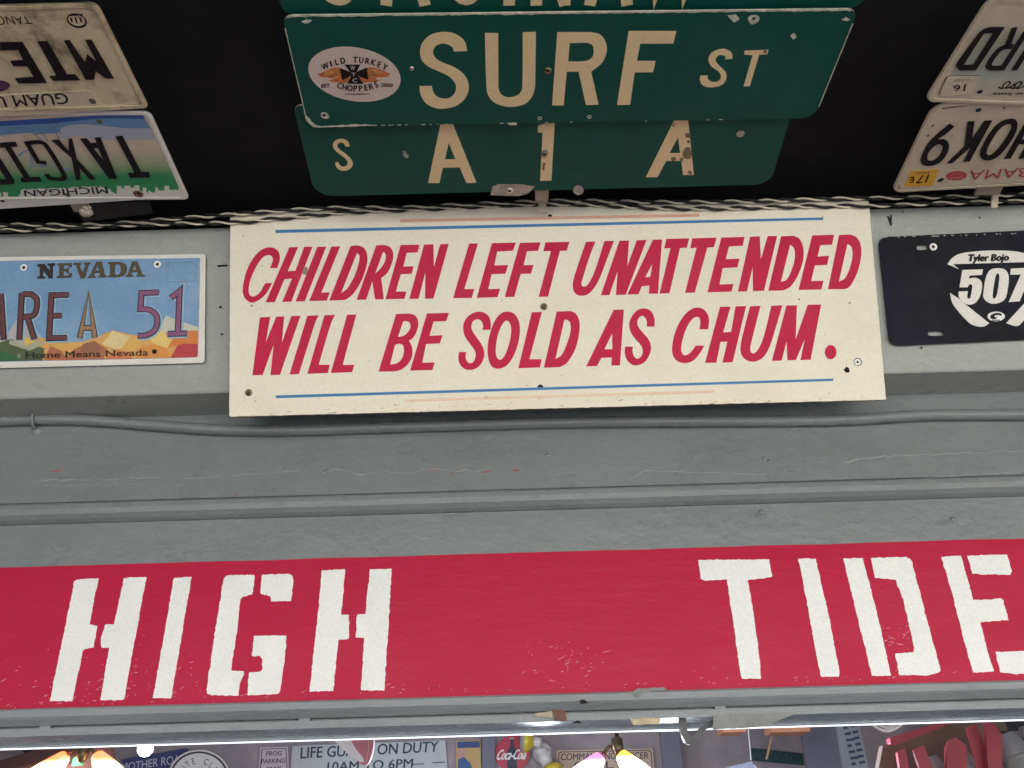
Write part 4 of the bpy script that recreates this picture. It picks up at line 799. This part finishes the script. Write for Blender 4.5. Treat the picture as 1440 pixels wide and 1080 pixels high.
for ls, mt in groups:
    strokes(mb, BEAM, Zn, [' '.join(('~' if p.startswith('~') else '')+'%f,%f' % (float(p.lstrip('~').split(',')[0])+9, float(p.split(',')[1])+5) for p in t.split()) for t in ls], 44, n1+.0006, .0002, LB) if False else None
    strokes(mb, BEAM, Zn, ls, 42, n1+.0006, .0004, HALO)
    strokes(mb, BEAM, Zn, ls, 28, n1+.0006, .0012, mt)
mb.build('lettering', nv)
mb = MB()
for ls, mt in groups:
    strokes(mb, BEAM, Zn, [' '.join(('~' if p.startswith('~') else '')+'%f,%f' % (float(p.lstrip('~').split(',')[0])+6, float(p.split(',')[1])+3) for p in t.split()) for t in ls], 56, n1+.0005, .00012, LB)  # offset pale copy paints the bright edge of the raised letters
mb.slab(BEAM, [tp(BEAM, Zn, '1128,136 1330,128 1328,264 1126,272', n1), tp(BEAM, Zn, '1136,144 1322,136 1320,256 1134,264', n1)[::-1]], n1, n1+.0007, SKYB)
mb.build('embossing_and_highlight', nv, bevel=.0002)
mb = MB(); INK1 = M('dark_olive_ink', (.03, .022, .018), .45, spec=.2); INK2 = M('brown_olive_ink', (.10, .075, .045), .45, var=.15, spec=.2)
for i, t in enumerate(["250,248 250,235 268,232 268,172 252,168 252,150 300,148 335,195 335,163 320,160 320,146 372,144 372,160 358,164 354,248 330,248 290,190 290,233 305,236 305,248", "382,245 382,232 398,228 400,163 388,158 388,145 482,143 484,172 466,172 455,158 432,160 432,185 445,185 452,176 464,176 464,212 450,212 445,200 430,200 430,228 460,226 470,210 486,210 482,242", "492,142 548,140 548,154 536,158 556,205 576,158 566,152 566,140 612,138 612,150 600,154 572,248 545,248 512,158 496,155", "592,244 594,232 604,228 650,134 686,132 708,224 720,228 718,240 664,242 664,230 676,226 672,210 638,212 634,228 646,232 646,243|644,196 668,194 660,160", "728,240 728,228 742,224 742,152 730,150 730,136 800,134 ~845,150 ~855,185 ~840,225 800,238|776,222 776,152 ~805,155 ~815,185 ~805,218", "846,238 848,226 860,222 892,132 926,130 962,220 978,222 976,234 920,236 920,224 930,220 926,204 892,206 886,222 900,224 898,236|896,190 922,188 908,156"]):
    letters(mb, BEAM, Zn, [t], n1+.0006, .0002, INK1 if i == 0 else INK2)
text_quad(mb, BEAM, Zn, 'Home Means Nevada', (172, 787), (1000, 767), (998, 726), (176, 744), n1+.0009, INK1, .022)
mb.build('caption', nv)
for x, y, r in ((160, 174, 10), (1062, 152, 10)): screw(nv, BEAM, Zn[0]+x/4.8, Zn[1]+y/4.8, r/4.8*1.2, n1+.0006, BRONZE, 2.0)
hole(nv, BEAM, 1042/4.8, 340+741/4.8, 3.4, n1+.0009, 'bolt_hole'); hole(nv, BEAM, 130/4.8, 340+770/4.8, 3.2, n1+.0009, 'bolt_hole', fac((.25, .27, .2), 99))
# navy plate
Zu = (1200, 280, 4.5); Zt = (1300, 330, 6.75); ot = .004
q = tp(BEAM, FULL, [(1235.5, 333.5), (1252, 486.5)], ot); a, b = Vector(q[0]), Vector(q[1]); d = (b-a).normalized(); pv = Vector((d.y, -d.x)); pv = pv if pv.x > 0 else -pv
TYQ = [tuple(a), tuple(b), tuple(b+pv*.305), tuple(a+pv*.305)]
ty = thing('licence_plate', BEAM.at(*TYQ[0], ot), 'dark navy novelty plate with white 507 on the grey beam right of the sign', 'licence plate', 'licence plates on the grey beam')
mb = MB(); slots = [tp(BEAM, Zu, '~400,305 ~408,292 465,288 ~475,305 465,320 ~408,320', ot), tp(BEAM, Zu, '~472,850 ~482,836 568,834 ~578,850 568,864 ~482,864', ot)]
mb.slab(BEAM, [jag(rounded(TYQ, .012), .0003, .006)]+slots, 0.0006, ot, NAVY, M('plate_edge_dark', (.03, .03, .035), .5), back=True); mb.build('panel', ty)
mb = MB()
letters(mb, BEAM, Zt, ["218,280 ~265,220 ~340,180 ~470,160 ~650,150 ~860,158 ~980,185 ~1060,225 ~1110,272 1010,315 1040,258 272,280 330,328", "360,335 556,328 546,382 430,388 422,415 ~490,410 ~540,445 ~545,520 ~520,600 ~470,655 ~400,660 ~330,600 325,540 412,535 405,595 ~422,608 ~438,590 456,490 ~446,472 ~425,475 410,500 332,500",
 "~700,318 ~770,335 ~800,400 ~790,520 ~765,610 ~700,650 ~620,650 ~562,600 ~565,520 ~585,400 ~625,335|~700,368 ~712,400 ~690,560 ~672,600 ~655,605 ~648,570 ~670,420 ~682,380", "820,322 1010,312 1000,390 905,632 800,640 915,378 815,380", "775,840 945,655 1075,560 ~1060,650 ~1000,745 ~930,830 ~880,868"], ot, .0002, OFFWHITE)
letters(mb, BEAM, Zt, ["243,552 318,602 390,662 615,840 ~570,870 ~500,870 ~430,840 ~320,725 ~262,640"], ot, .00027, OFFWHITE)
mb.slab(BEAM, [tp(BEAM, Zt, ell(680, 776, (82, 0), (0, 46)), ot)], ot, ot+.0002, SILVER)
letters(mb, BEAM, Zt, ["~625,775 ~660,748 ~720,745 ~735,768 ~700,762 ~665,775 ~690,790 ~640,800", "640,808 720,806 715,816 650,817"], ot+.0002, .0001, BLK)
text_quad(mb, BEAM, Zt, 'Tyler Bojo', (415, 252), (798, 244), (802, 184), (420, 190), ot+.0004, BLK, .10, .10)
mb.build('lettering', ty)
screw(ty, BEAM, 1312.7, 347, 2.6, ot, BRONZE, 2.0)
mb = MB()
for i in range(26):
    x = random.uniform(175, 1060); y = 241-(x-190)*.028+random.uniform(-2, 3); mb.slab(BEAM, [tp(BEAM, Zu, [(x, y-3), (x+random.uniform(4, 16), y-2), (x+random.uniform(4, 12), y+random.uniform(2, 5)), (x+1, y+3)], ot)], ot, ot+.0002, GREY_BEAM)
mb.build('paint_nick', ty)

# ------------------------------------------------------------------ things seen through the window
BW = V(5.985)
def wall_sign(name, label, cat, outline, mt, off=.01, Z=FULL, y=5.985):
    pl = V(y); c = tp(pl, Z, outline, off); cx = sum(p[0] for p in c)/len(c); cy = min(p[1] for p in c)
    t = thing(name, pl.at(cx, cy, 0), label, cat); mb = MB(); mb.slab(pl, [c], 0.001, off, mt, back=True); mb.build('panel', t); return t, pl
INKB = M('sign_dark_blue_ink', (.03, .04, .08), .6)
t, pl = wall_sign('wall_sign', 'pale lilac sign reading frog parking only on the back wall', 'sign', '366,1051 404.5,1050 408,1104 361,1106', M('pale_lilac_sign', (.62, .55, .60), .6, 0, var=.05))
mb = MB(); IK = M('sign_plum_ink', (.10, .05, .09), .6)
text_quad(mb, pl, FULL, 'FROG', (374, 1063), (396, 1062), (396.3, 1056), (375, 1056.8), .0105, IK, .03); text_quad(mb, pl, FULL, 'PARKING', (367.3, 1074), (401, 1072.5), (401.6, 1066.4), (368, 1067.6), .0105, IK, .03); text_quad(mb, pl, FULL, 'ONLY', (373.5, 1085), (395, 1084.2), (395.3, 1077.6), (374, 1078.4), .0105, IK, .03); mb.build('lettering', t)
mb = MB(); mb.slab(pl, [tp(pl, FULL, '368,1053 402.5,1052 405.5,1102 363.5,1104', .0105), tp(pl, FULL, '369,1054 401.5,1053 404.5,1101 364.7,1103', .0105)[::-1]], .01, .0105, IK); mb.build('border', t)
t, pl = wall_sign('wall_sign', 'wide weathered white board reading life guard on duty on the back wall', 'sign', '411,1049 626,1041 632,1112 406,1117', M('weathered_white_board', (.56, .60, .62), .7, .4, 12, .12, 6, dirt=(.40, .43, .46), dscale=6))
mb = MB(); text_quad(mb, pl, FULL, 'LIFE GUARD ON DUTY', (422.5, 1066.5), (615.5, 1057), (617, 1042.5), (423.5, 1051.2), .0106, INKB, .02); text_quad(mb, pl, FULL, '10AM TO 6PM', (460, 1085.5), (580, 1079.5), (581, 1067), (461, 1072), .0106, INKB, .02)
strokes(mb, pl, FULL, ["580,1074.8 596,1074.2", "608,1072.6 626,1071.8"], 1.2, .0101, .0003, INKB); mb.build('lettering', t)
# generic blue and ochre poster
t, pl = wall_sign('poster', 'small poster with blue top band and ochre field on the back wall', 'poster', '641.5,1042 675.5,1041 677,1092 641.5,1094', M('poster_ochre', (.56, .38, .16), .6, 0, var=.1))
mb = MB(); letters(mb, pl, FULL, ["643,1043.2 674.5,1042.2 675,1051 643,1052"], .01, .0008, M('poster_blue', (.04, .08, .25), .6)); letters(mb, pl, FULL, ["644,1092 644,1068 652,1064 662,1074 668,1092"], .01, .0008, M('poster_shirt_blue', (.05, .12, .32), .6)); letters(mb, pl, FULL, ["~644,1065 ~645,1054 ~652,1053 ~656,1058 ~652,1064"], .01, .0006, M('poster_pink', (.55, .30, .28), .6)); mb.build('print', t)
# red disc sign
pl = V(5.985); t = thing('wall_sign', pl.at(*pl.unp(720, 1090)), 'round red disc sign with a dark bottle and white script, beside the poster', 'sign')
mb = MB(); mb.slab(pl, [tp(pl, FULL, ell(720.5, 1060, (24.3, 0), (0, 25.5)), .012)], .001, .012, M('disc_red', (.50, .035, .07), .35, 0), back=True); mb.build('panel', t)
mb = MB(); letters(mb, pl, FULL, ["717,1038.5 722.5,1038 ~722.3,1047 ~726,1056 727,1086 713,1086 713.5,1056 ~717.8,1047"], .012, .0008, M('bottle_dark', (.02, .035, .07), .3)); letters(mb, pl, FULL, ["716.6,1037.5 723,1037 723,1039.4 716.8,1039.8"], .012, .0012, M('bottle_cap', (.45, .4, .42), .4)); mb.build('bottle_print', t)
mb = MB(); text_quad(mb, pl, FULL, 'Coca-Cola', (698, 1068.5), (739, 1067.5), (741, 1054), (702, 1054.5), .0138, WHITE_PAINT, .03, .35); mb.build('lettering', t)
# tan double bordered sign
t, pl = wall_sign('wall_sign', 'tan sign with a dark rounded border behind the pink and yellow lamp', 'sign', '783,1055 918,1052.5 922,1102 780,1106', M('tan_sign', (.60, .48, .36), .6, 0, var=.05))
mb = MB(); mb.slab(pl, [rounded(tp(pl, FULL, '785.5,1057 916,1054.5 919,1100 782.5,1104', .0105), .02), rounded(tp(pl, FULL, '786.8,1058.2 914.8,1055.8 917.6,1098.8 783.8,1102.7', .0105), .018)[::-1]], .01, .0105, IK)
text_quad(mb, pl, FULL, 'COMMANDING OFFICER', (788.5, 1069), (912, 1066.5), (912, 1057.5), (789, 1059.8), .0105, IK, .025); text_quad(mb, pl, FULL, 'ONLY', (807, 1081), (880, 1079.5), (880, 1070), (807, 1071.3), .0105, IK); mb.build('lettering', t)
# blue tilted sign and round badge
t, pl = wall_sign('wall_sign', 'dark blue tilted sign reading mother road behind the white round sign', 'sign', '172,1068 262,1052.5 268,1088 168,1098', M('navy_sign', (.06, .07, .20), .5, 0, var=.1), .02)
mb = MB(); text_quad(mb, pl, FULL, 'MOTHER ROAD', (170.5, 1084), (262, 1072.5), (262, 1060), (171, 1074), .0206, M('sign_lilac_white', (.62, .62, .78), .5), .01); mb.build('lettering', t)
pl = V(5.93); t = thing('wall_sign', pl.at(*pl.unp(280, 1100)), 'round white sign with dark ring and arched thin lettering on the back wall', 'sign')
mb = MB(); mb.slab(pl, [tp(pl, FULL, ell(280, 1094, (44, 0), (0, 40)), .012)], .001, .012, M('round_white', (.85, .85, .85), .5), back=True); mb.build('panel', t)
mb = MB(); mb.slab(pl, [tp(pl, FULL, ell(280, 1094, (41.5, 0), (0, 37.5)), .0125), tp(pl, FULL, ell(280, 1094, (38.6, 0), (0, 34.8)), .0125)[::-1]], .012, .0125, IK)
arc_text(mb, pl, FULL, 'ROUTE CLUB', 280, 1096, 22, -95, 80, 9, .0125, IK, -.01); mb.build('lettering', t)
# green tilted sign
t, pl = wall_sign('wall_sign', 'dark green tilted sign with dim raised letters, right of the dangling strip', 'sign', '1056,1052 1128,1060 1130,1076 1057,1069', M('dim_green_sign', (.012, .05, .05), .5, 0, var=.3, vscale=30), .02)
mb = MB(); text_quad(mb, pl, FULL, 'ROSWELL', (1062, 1067), (1126, 1074), (1126, 1062.5), (1062, 1055), .0205, M('dim_green_letter', (.03, .075, .10), .5), .0); mb.build('lettering', t)
# grey text board
t, pl = wall_sign('wall_sign', 'narrow grey plank with rows of faint dark lettering', 'sign', '1177,1016 1207,1014 1222,1082 1188,1086', M('grey_plank', (.20, .215, .235), .7, 0, var=.12), .03, y=4.5)
mb = MB()
for i in range(7):
    y = 1024+i*8.5; x = 1186+i*1.9; strokes(mb, pl, FULL, ["%f,%f %f,%f" % (x, y, x+6+3*(i % 3), y-1.5), "%f,%f %f,%f" % (x+11, y-2.3, x+19, y-4)], 3.6, .0301, .0004, INKB)
mb.build('lettering', t)
# dark posts and fixtures on the back wall
POST = M('blue_grey_post', (.17, .175, .24), .6, .3, 20, .15, 5)
for lab, x0, x1, yy in (('narrow blue grey post behind the dangling metal strip', 931, 958, 5.8), ('wide dark blue post beside the grey lettered plank', 1132, 1182, 5.6), ('pale blue grey post between poster and red disc', 678, 696, 5.95)):
    pl = V(yy); a = pl.unp(x0, 1060)[0]; b = pl.unp(x1, 1060)[0]; mb = MB(); mb.box(a, b, yy, yy+.03, .02, 3.1, POST); o = mb.build('post', loc=((a+b)/2, yy, .02)); tag(o, lab, 'post')
OR = M('orange_box', (.60, .27, .16), .6)
for lab, x0, x1 in (('short orange block tucked above the back wall beam', 1017, 1046), ('long orange block tucked under the window head', 1086, 1136)):
    pl = V(4.6); p = pl.at(*pl.unp(x0, 1030)); q = pl.at(*pl.unp(x1, 1008)); mb = MB(); mb.box(p.x, q.x, 4.6, 4.75, p.z, q.z, OR); tag(mb.build('box', loc=(p.x, 4.6, p.z)), lab, 'box', 'orange blocks under the window head')
pl = V(5.3)
mb = MB(); mb.tube([pl.at(*pl.unp(1088, 1000)), pl.at(*pl.unp(1086.5, 1032)), pl.at(*pl.unp(1078, 1068))], .007, M('pale_stick', (.55, .38, .22), .6), 8); tag(mb.build('stick', loc=pl.at(*pl.unp(1078, 1068))), 'thin tan stick hanging in front of the green sign', 'stick')
pl = V(4.0); P = [pl.at(*pl.unp(1050+i*.07*2.1+ (0.6 if i % 2 else -.6), 1000+i*1.6)) for i in range(44)]
mb = MB(); mb.tube(P, [.005 if i % 2 else .0025 for i in range(44)], M('dull_chain', (.5, .48, .48), .4, metal=.6), 7); tag(mb.build('chain', loc=P[-1]), 'thin metal chain hanging left of the green sign', 'chain')
mb = MB(); pl = V(4.0); mb.slab(pl, [tp(pl, FULL, '1020,1080 1056,1071 1066,1100 1010,1104')], 0, .02, M('slate_panel', (.20, .22, .30), .6), back=True); mb.slab(pl, [tp(pl, FULL, '1057,1072 1064,1082 1070,1100 1060,1100')], 0, .012, M('white_flap', (.8, .78, .82), .5), back=True); tag(mb.build('hanging_panel', loc=pl.at(*pl.unp(1040, 1100))), 'slate blue panel hung on the chain with a white flap', 'panel')
# white cable loops
for k, lab in enumerate(('outer loop of white cable drooping from the window head', 'middle loop of white cable drooping from the window head', 'inner loop of white cable drooping from the window head')):
    pl = V(1.35+.05*k); P = [pl.at(*pl.unp(1212+k*8+(70-k*9)*i/14, 1004+(24-k*4)*math.sin(math.pi*i/14))) for i in range(15)]
    mb = MB(); mb.tube(P, .0022, M('white_cable', (.82, .80, .80), .4), 8); tag(mb.build('white_cable', loc=P[7]), lab, 'cable', 'white cables at the window head')
# wall spot lamps with yellow bulbs
pl = V(5.9); sp = thing('spot_lamp', pl.at(*pl.unp(755, 1062)), 'white wall fixture with two unlit yellow flood bulbs beside the red disc', 'lamp')
wm = M('white_lamp_plastic', (.68, .66, .66), .4); ym = M('yellow_bulb', (.72, .55, .06), .3); gm = M('grey_bulb_face', (.42, .40, .42), .35)
def ln(pl, a, b, off): return pl.at(*pl.unp(*a, off), off), pl.at(*pl.unp(*b, off), off)
mb = MB(); a, b = ln(pl, (755, 1053), (771, 1064), .1); mb.tube([a, b], [.03, .045], wm, 14); a, b = ln(pl, (763, 1058), (771, 1077), .1); mb.tube([a, b], [.05, .035], wm, 14)
c0 = pl.at(*pl.unp(763, 1058, .05), .05); mb.lathe(c0, pl.n, [(.0, -.06), (.062, -.06), (.062, .02), (.045, .05), (0, .055)], wm, 20); mb.build('socket', sp)
a, b = ln(pl, (761, 1045), (750, 1042), .15); mb = MB(); mb.tube([a, b], [.034, .03], wm, 14); mb.build('lamp_neck', sp)
a, b = ln(pl, (751, 1042.5), (737, 1041.5), .15); mb = MB(); mb.tube([a, a+(b-a)*.5, b], [.028, .062, .075], ym, 18); mb.build('bulb', sp)
mb = MB(); d_ = (b-a).normalized(); mb.lathe(b, d_, [(.076, 0), (.07, .012), (.04, .024), (0, .028)], gm, 18); mb.build('bulb_face', sp)
a, b = ln(pl, (774, 1074), (778, 1084), .15); mb = MB(); mb.tube([a, b], [.04, .075], ym, 18); mb.build('bulb', sp)
# lit lamps
def glow(name, top, low, s, z0, z1):
    mt = bpy.data.materials.new(name); mt.use_nodes = True; N = mt.node_tree.nodes; L = mt.node_tree.links; b = N['Principled BSDF']
    tc = N.new('ShaderNodeTexCoord'); sx = N.new('ShaderNodeSeparateXYZ'); L.new(tc.outputs['Object'], sx.inputs[0]); mr = N.new('ShaderNodeMapRange'); mr.inputs[1].default_value = z0; mr.inputs[2].default_value = z1; L.new(sx.outputs['Z'], mr.inputs[0])
    cr = N.new('ShaderNodeValToRGB'); L.new(mr.outputs[0], cr.inputs[0]); e = cr.color_ramp.elements; e[0].position = .3; e[0].color = (*low, 1); e[1].position = .75; e[1].color = (*top, 1)
    L.new(cr.outputs[0], b.inputs['Emission Color']); b.inputs['Emission Strength'].default_value = s; b.inputs['Base Color'].default_value = (.7, .6, .5, 1); b.inputs['Roughness'].default_value = .2; return mt
def lamp(label, hub, shades, Y, power, stem=None):
    pl = V(Y); h = pl.at(*pl.unp(*hub)); t = thing('ceiling_lamp', h, label, 'lamp', 'lit ceiling lamps with coloured shades')
    mb = MB(); mb.tube([Vector((h.x, h.y, 3.1)), h], .007, BRONZE, 8); mb.lathe(h, (0, 0, -1), [(0, -.03), (.018, -.02), (.02, .01), (.012, .03), (0, .035)], BRONZE, 16); mb.build('stem', t)
    for (x, y), (x2, y2), mt in shades:
        a = pl.at(*pl.unp(x, y)); b = pl.at(*pl.unp(x2, y2)); d = (b-a).normalized()
        mb = MB(); mb.lathe(a, d, [(0, -.004), (.014, -.003), (.020, .003), (.029, .03), (.040, .07), (.048, .11), (.050, .15), (.045, .17)], mt, 24); sh = mb.build('lamp_shade', t)
        mb = MB(); mb.tube([h, (h+a)/2+Vector((0, 0, .012)), a], .006, BRONZE, 8); mb.build('arm', t)
        li = bpy.data.lights.new('lamp_light', 'POINT'); li.energy = power; li.shadow_soft_size = .05; li.color = (.82, .90, 1); lo_ = bpy.data.objects.new('lamp_light', li); COL.objects.link(lo_); lo_.parent = t; lo_.location = a+d*.26-h
    return t
Y3 = 3.0
zz = lambda y: V(Y3).at(*V(Y3).unp(720, y)).z
G1 = glow('orange_glow_shade', (.48, .085, .012), (1, .78, .32), 1.0, -.056, -.012); G2 = glow('pink_glow_shade', (.45, .07, .26), (1, .9, .95), 1.0, -.062, -.035); G3 = glow('yellow_glow_shade', (.55, .30, .01), (1, .95, .8), 1.0, -.052, -.026)
lamp('lit lamp with two orange and yellow glass shades at the lower left', (117, 1057), [((93, 1062), (70, 1083), G1), ((136, 1061), (150, 1084), G1)], Y3, 9)
lamp('lit lamp with one pink and one yellow glass shade in front of the tan sign', (868, 1048), [((845, 1064), (826, 1087), G2), ((872, 1060), (893, 1085), G3)], Y3, 9)
pl = V(2.6); c = pl.at(*pl.unp(204.5, 1053)); mb = MB(); mb.lathe(c, (0, 0, -1), [(0, -.022), (.012, -.018), (.02, -.008), (.0215, .0), (.02, .008), (.012, .018), (0, .022)], M('lit_globe', (.9, .9, .9), .3, emit=(1, .97, .95), es=2.5), 18); g_ = mb.build('globe', None, loc=c)
g_.name = 'globe_lamp'; tag(g_, 'small white lit globe bulb above the dark blue tilted sign', 'lamp')
mb = MB(); pl4 = V(2.6); mb.tube([c+Vector((0, 0, .02)), Vector((c.x, c.y, 3.1))], .003, BLK, 6); mb.build('cord', g_)
# green glass behind the left lamp
pl = V(3.4); mb = MB(); mb.slab(pl, [tp(pl, FULL, '106,1068 114,1062 118,1076 104,1078')], 0, .02, M('green_glass', (.10, .50, .16), .2), back=True); tag(mb.build('green_pane', loc=pl.at(*pl.unp(110, 1075))), 'small bright green pane between the two orange lamp shades', 'glass')
pl = V(3.3); mb = MB(); mb.slab(pl, [tp(pl, FULL, '148,1066 153,1068 162,1084 140,1084')], 0, .02, M('mint_glass', (.45, .75, .45), .2), back=True); tag(mb.build('mint_pane', loc=pl.at(*pl.unp(150, 1080))), 'pale mint pane right of the orange lamp shades', 'glass')
# pink and white pointed board
pl = V(2.2); t = thing('pointed_board', pl.at(*pl.unp(520, 1078)), 'pink and white pointed board hanging nose down behind the window head', 'board')
mb = MB(); mb.slab(pl, [tp(pl, FULL, '~470,1036 ~482,1052 ~500,1068 ~516,1077 ~525,1060 528,1034')], 0, .02, M('gloss_pink', (.62, .22, .27), .2, 0, spec=.7), M('gloss_white_rail', (.88, .86, .88), .2), back=True); mb.build('deck', t, bevel=.004)
mb = MB(); mb.slab(pl, [tp(pl, FULL, '~470,1036 ~482,1052 ~500,1068 ~513,1073 ~512,1066 ~503,1055 492,1036')], .0202, .024, M('gloss_white', (.92, .90, .92), .12), back=True); mb.build('rail', t)
mb = MB(); strokes(mb, pl, FULL, ["518.5,1036 ~518,1055 ~514,1072"], .8, .0202, .001, M('pale_pink_line', (.8, .5, .52), .3)); mb.build('pinline', t)
# reddish brown rounded drum, lower left
pl = V(3.6); c = pl.at(*pl.unp(12, 1110)); mb = MB(); mb.lathe(c, (-.25, -.35, 1), [(.36, -.3), (.38, -.05), (.375, .06), (.34, .085), (.2, .098), (0, .1)], M('red_brown_leather', (.17, .065, .05), .6, .5, 20, .25, 8), 40); tag(mb.build('brown_drum', loc=c), 'reddish brown rounded drum top at the lower left corner', 'drum')
pl = V(5.7); mb = MB(); mb.slab(pl, [tp(pl, FULL, '18,1040 92,1040 88,1068 60,1068 40,1062')], 0, .03, M('dark_navy_cloth', (.012, .014, .05), .8, 0, var=.5, vscale=12), back=True); tag(mb.build('cloth_banner', loc=pl.at(*pl.unp(50, 1068))), 'dark navy speckled cloth behind the orange lamp', 'cloth')
# rack of red pickets and silver tins, lower right
pl = V(2.5); RR = M('rack_red', (.46, .07, .10), .5, .3, 40, .12, 12); RW = M('rack_brown_board', (.25, .18, .15), .7, .5, 30, .25, 8); TIN = M('silver_tin', (.42, .44, .46), .3, var=.03, vscale=6, metal=.25)
rk = thing('picket_rack', pl.at(*pl.unp(1330, 1100)), 'tilted brown board edged in red with red pointed pickets at the lower right', 'rack')
mb = MB(); mb.slab(pl, [tp(pl, FULL, '1236,1050 1342,1010 1400,1006 1440,1100 1225,1110')], 0, .03, RW, back=True); mb.build('back_board', rk)
mb = MB(); mb.slab(pl, [tp(pl, FULL, '1240,1041 1335,1012 1350,1008 1350,1013 1336,1017 1300,1032 1249,1051 1241,1050')], .031, .06, RR, back=True); mb.build('edge_strip', rk, bevel=.003)
for t_, dz in (('1248,1062 1259,1056 1270,1120 1256,1120', .045), ('1271,1058 1284,1053 1308,1112 1288,1114', .06), ('1315,1055 1318,1047 1327,1041.5 1336,1048 1343,1055 1342,1110 1315,1112', .075), ('1344,1028 1355,1024 1386,1100 1366,1108', .06), ('1368,1019 1372,1014 1391,1038 1391,1110 1373,1110', .085)):
    mb = MB(); mb.slab(pl, [tp(pl, FULL, t_, dz)], dz+.055, dz+.07, RR, back=True); mb.build('picket', rk, bevel=.002)
for lab, x, y, r, h in (('dented silver tin between the two middle red pickets', 1307, 1063, .030, .10), ('bright silver tin at the right end of the red pickets', 1411, 1031, .040, .16), ('half hidden silver tin behind the broad red picket', 1349, 1052, .022, .12), ('pale silver tin cut by the right edge of the frame', 1441, 1020, .030, .14), ('tiny silver tin between the two left red pickets', 1267, 1072, .016, .08)):
    p2 = V(2.455); c = p2.at(*p2.unp(x, y)); mb = MB(); mb.lathe(c, (.28, 0, -1), [(0, 0), (r*.55, .001), (r*.62, .004), (r*.8, .02), (r, .05), (r, .055), (r*1.05, .056), (r*1.05, .062), (r, .064), (r, h), (r*.96, h+.004), (0, h+.005)], TIN, 24); tag(mb.build('silver_tin', loc=c), lab, 'tin', 'silver tins among the red pickets')
# small dark pelmet and shelf clutter just under the window head
pl = V(5.5)
mb = MB(); mb.slab(pl, [tp(pl, FULL, '1400,1012 1450,1010 1450,1026 1412,1030')], 0, .03, M('dark_clutter', (.05, .05, .055), .7), back=True); tag(mb.build('dark_box', loc=pl.at(*pl.unp(1420, 1028))), 'dark box edge above the silver tins at right', 'box')
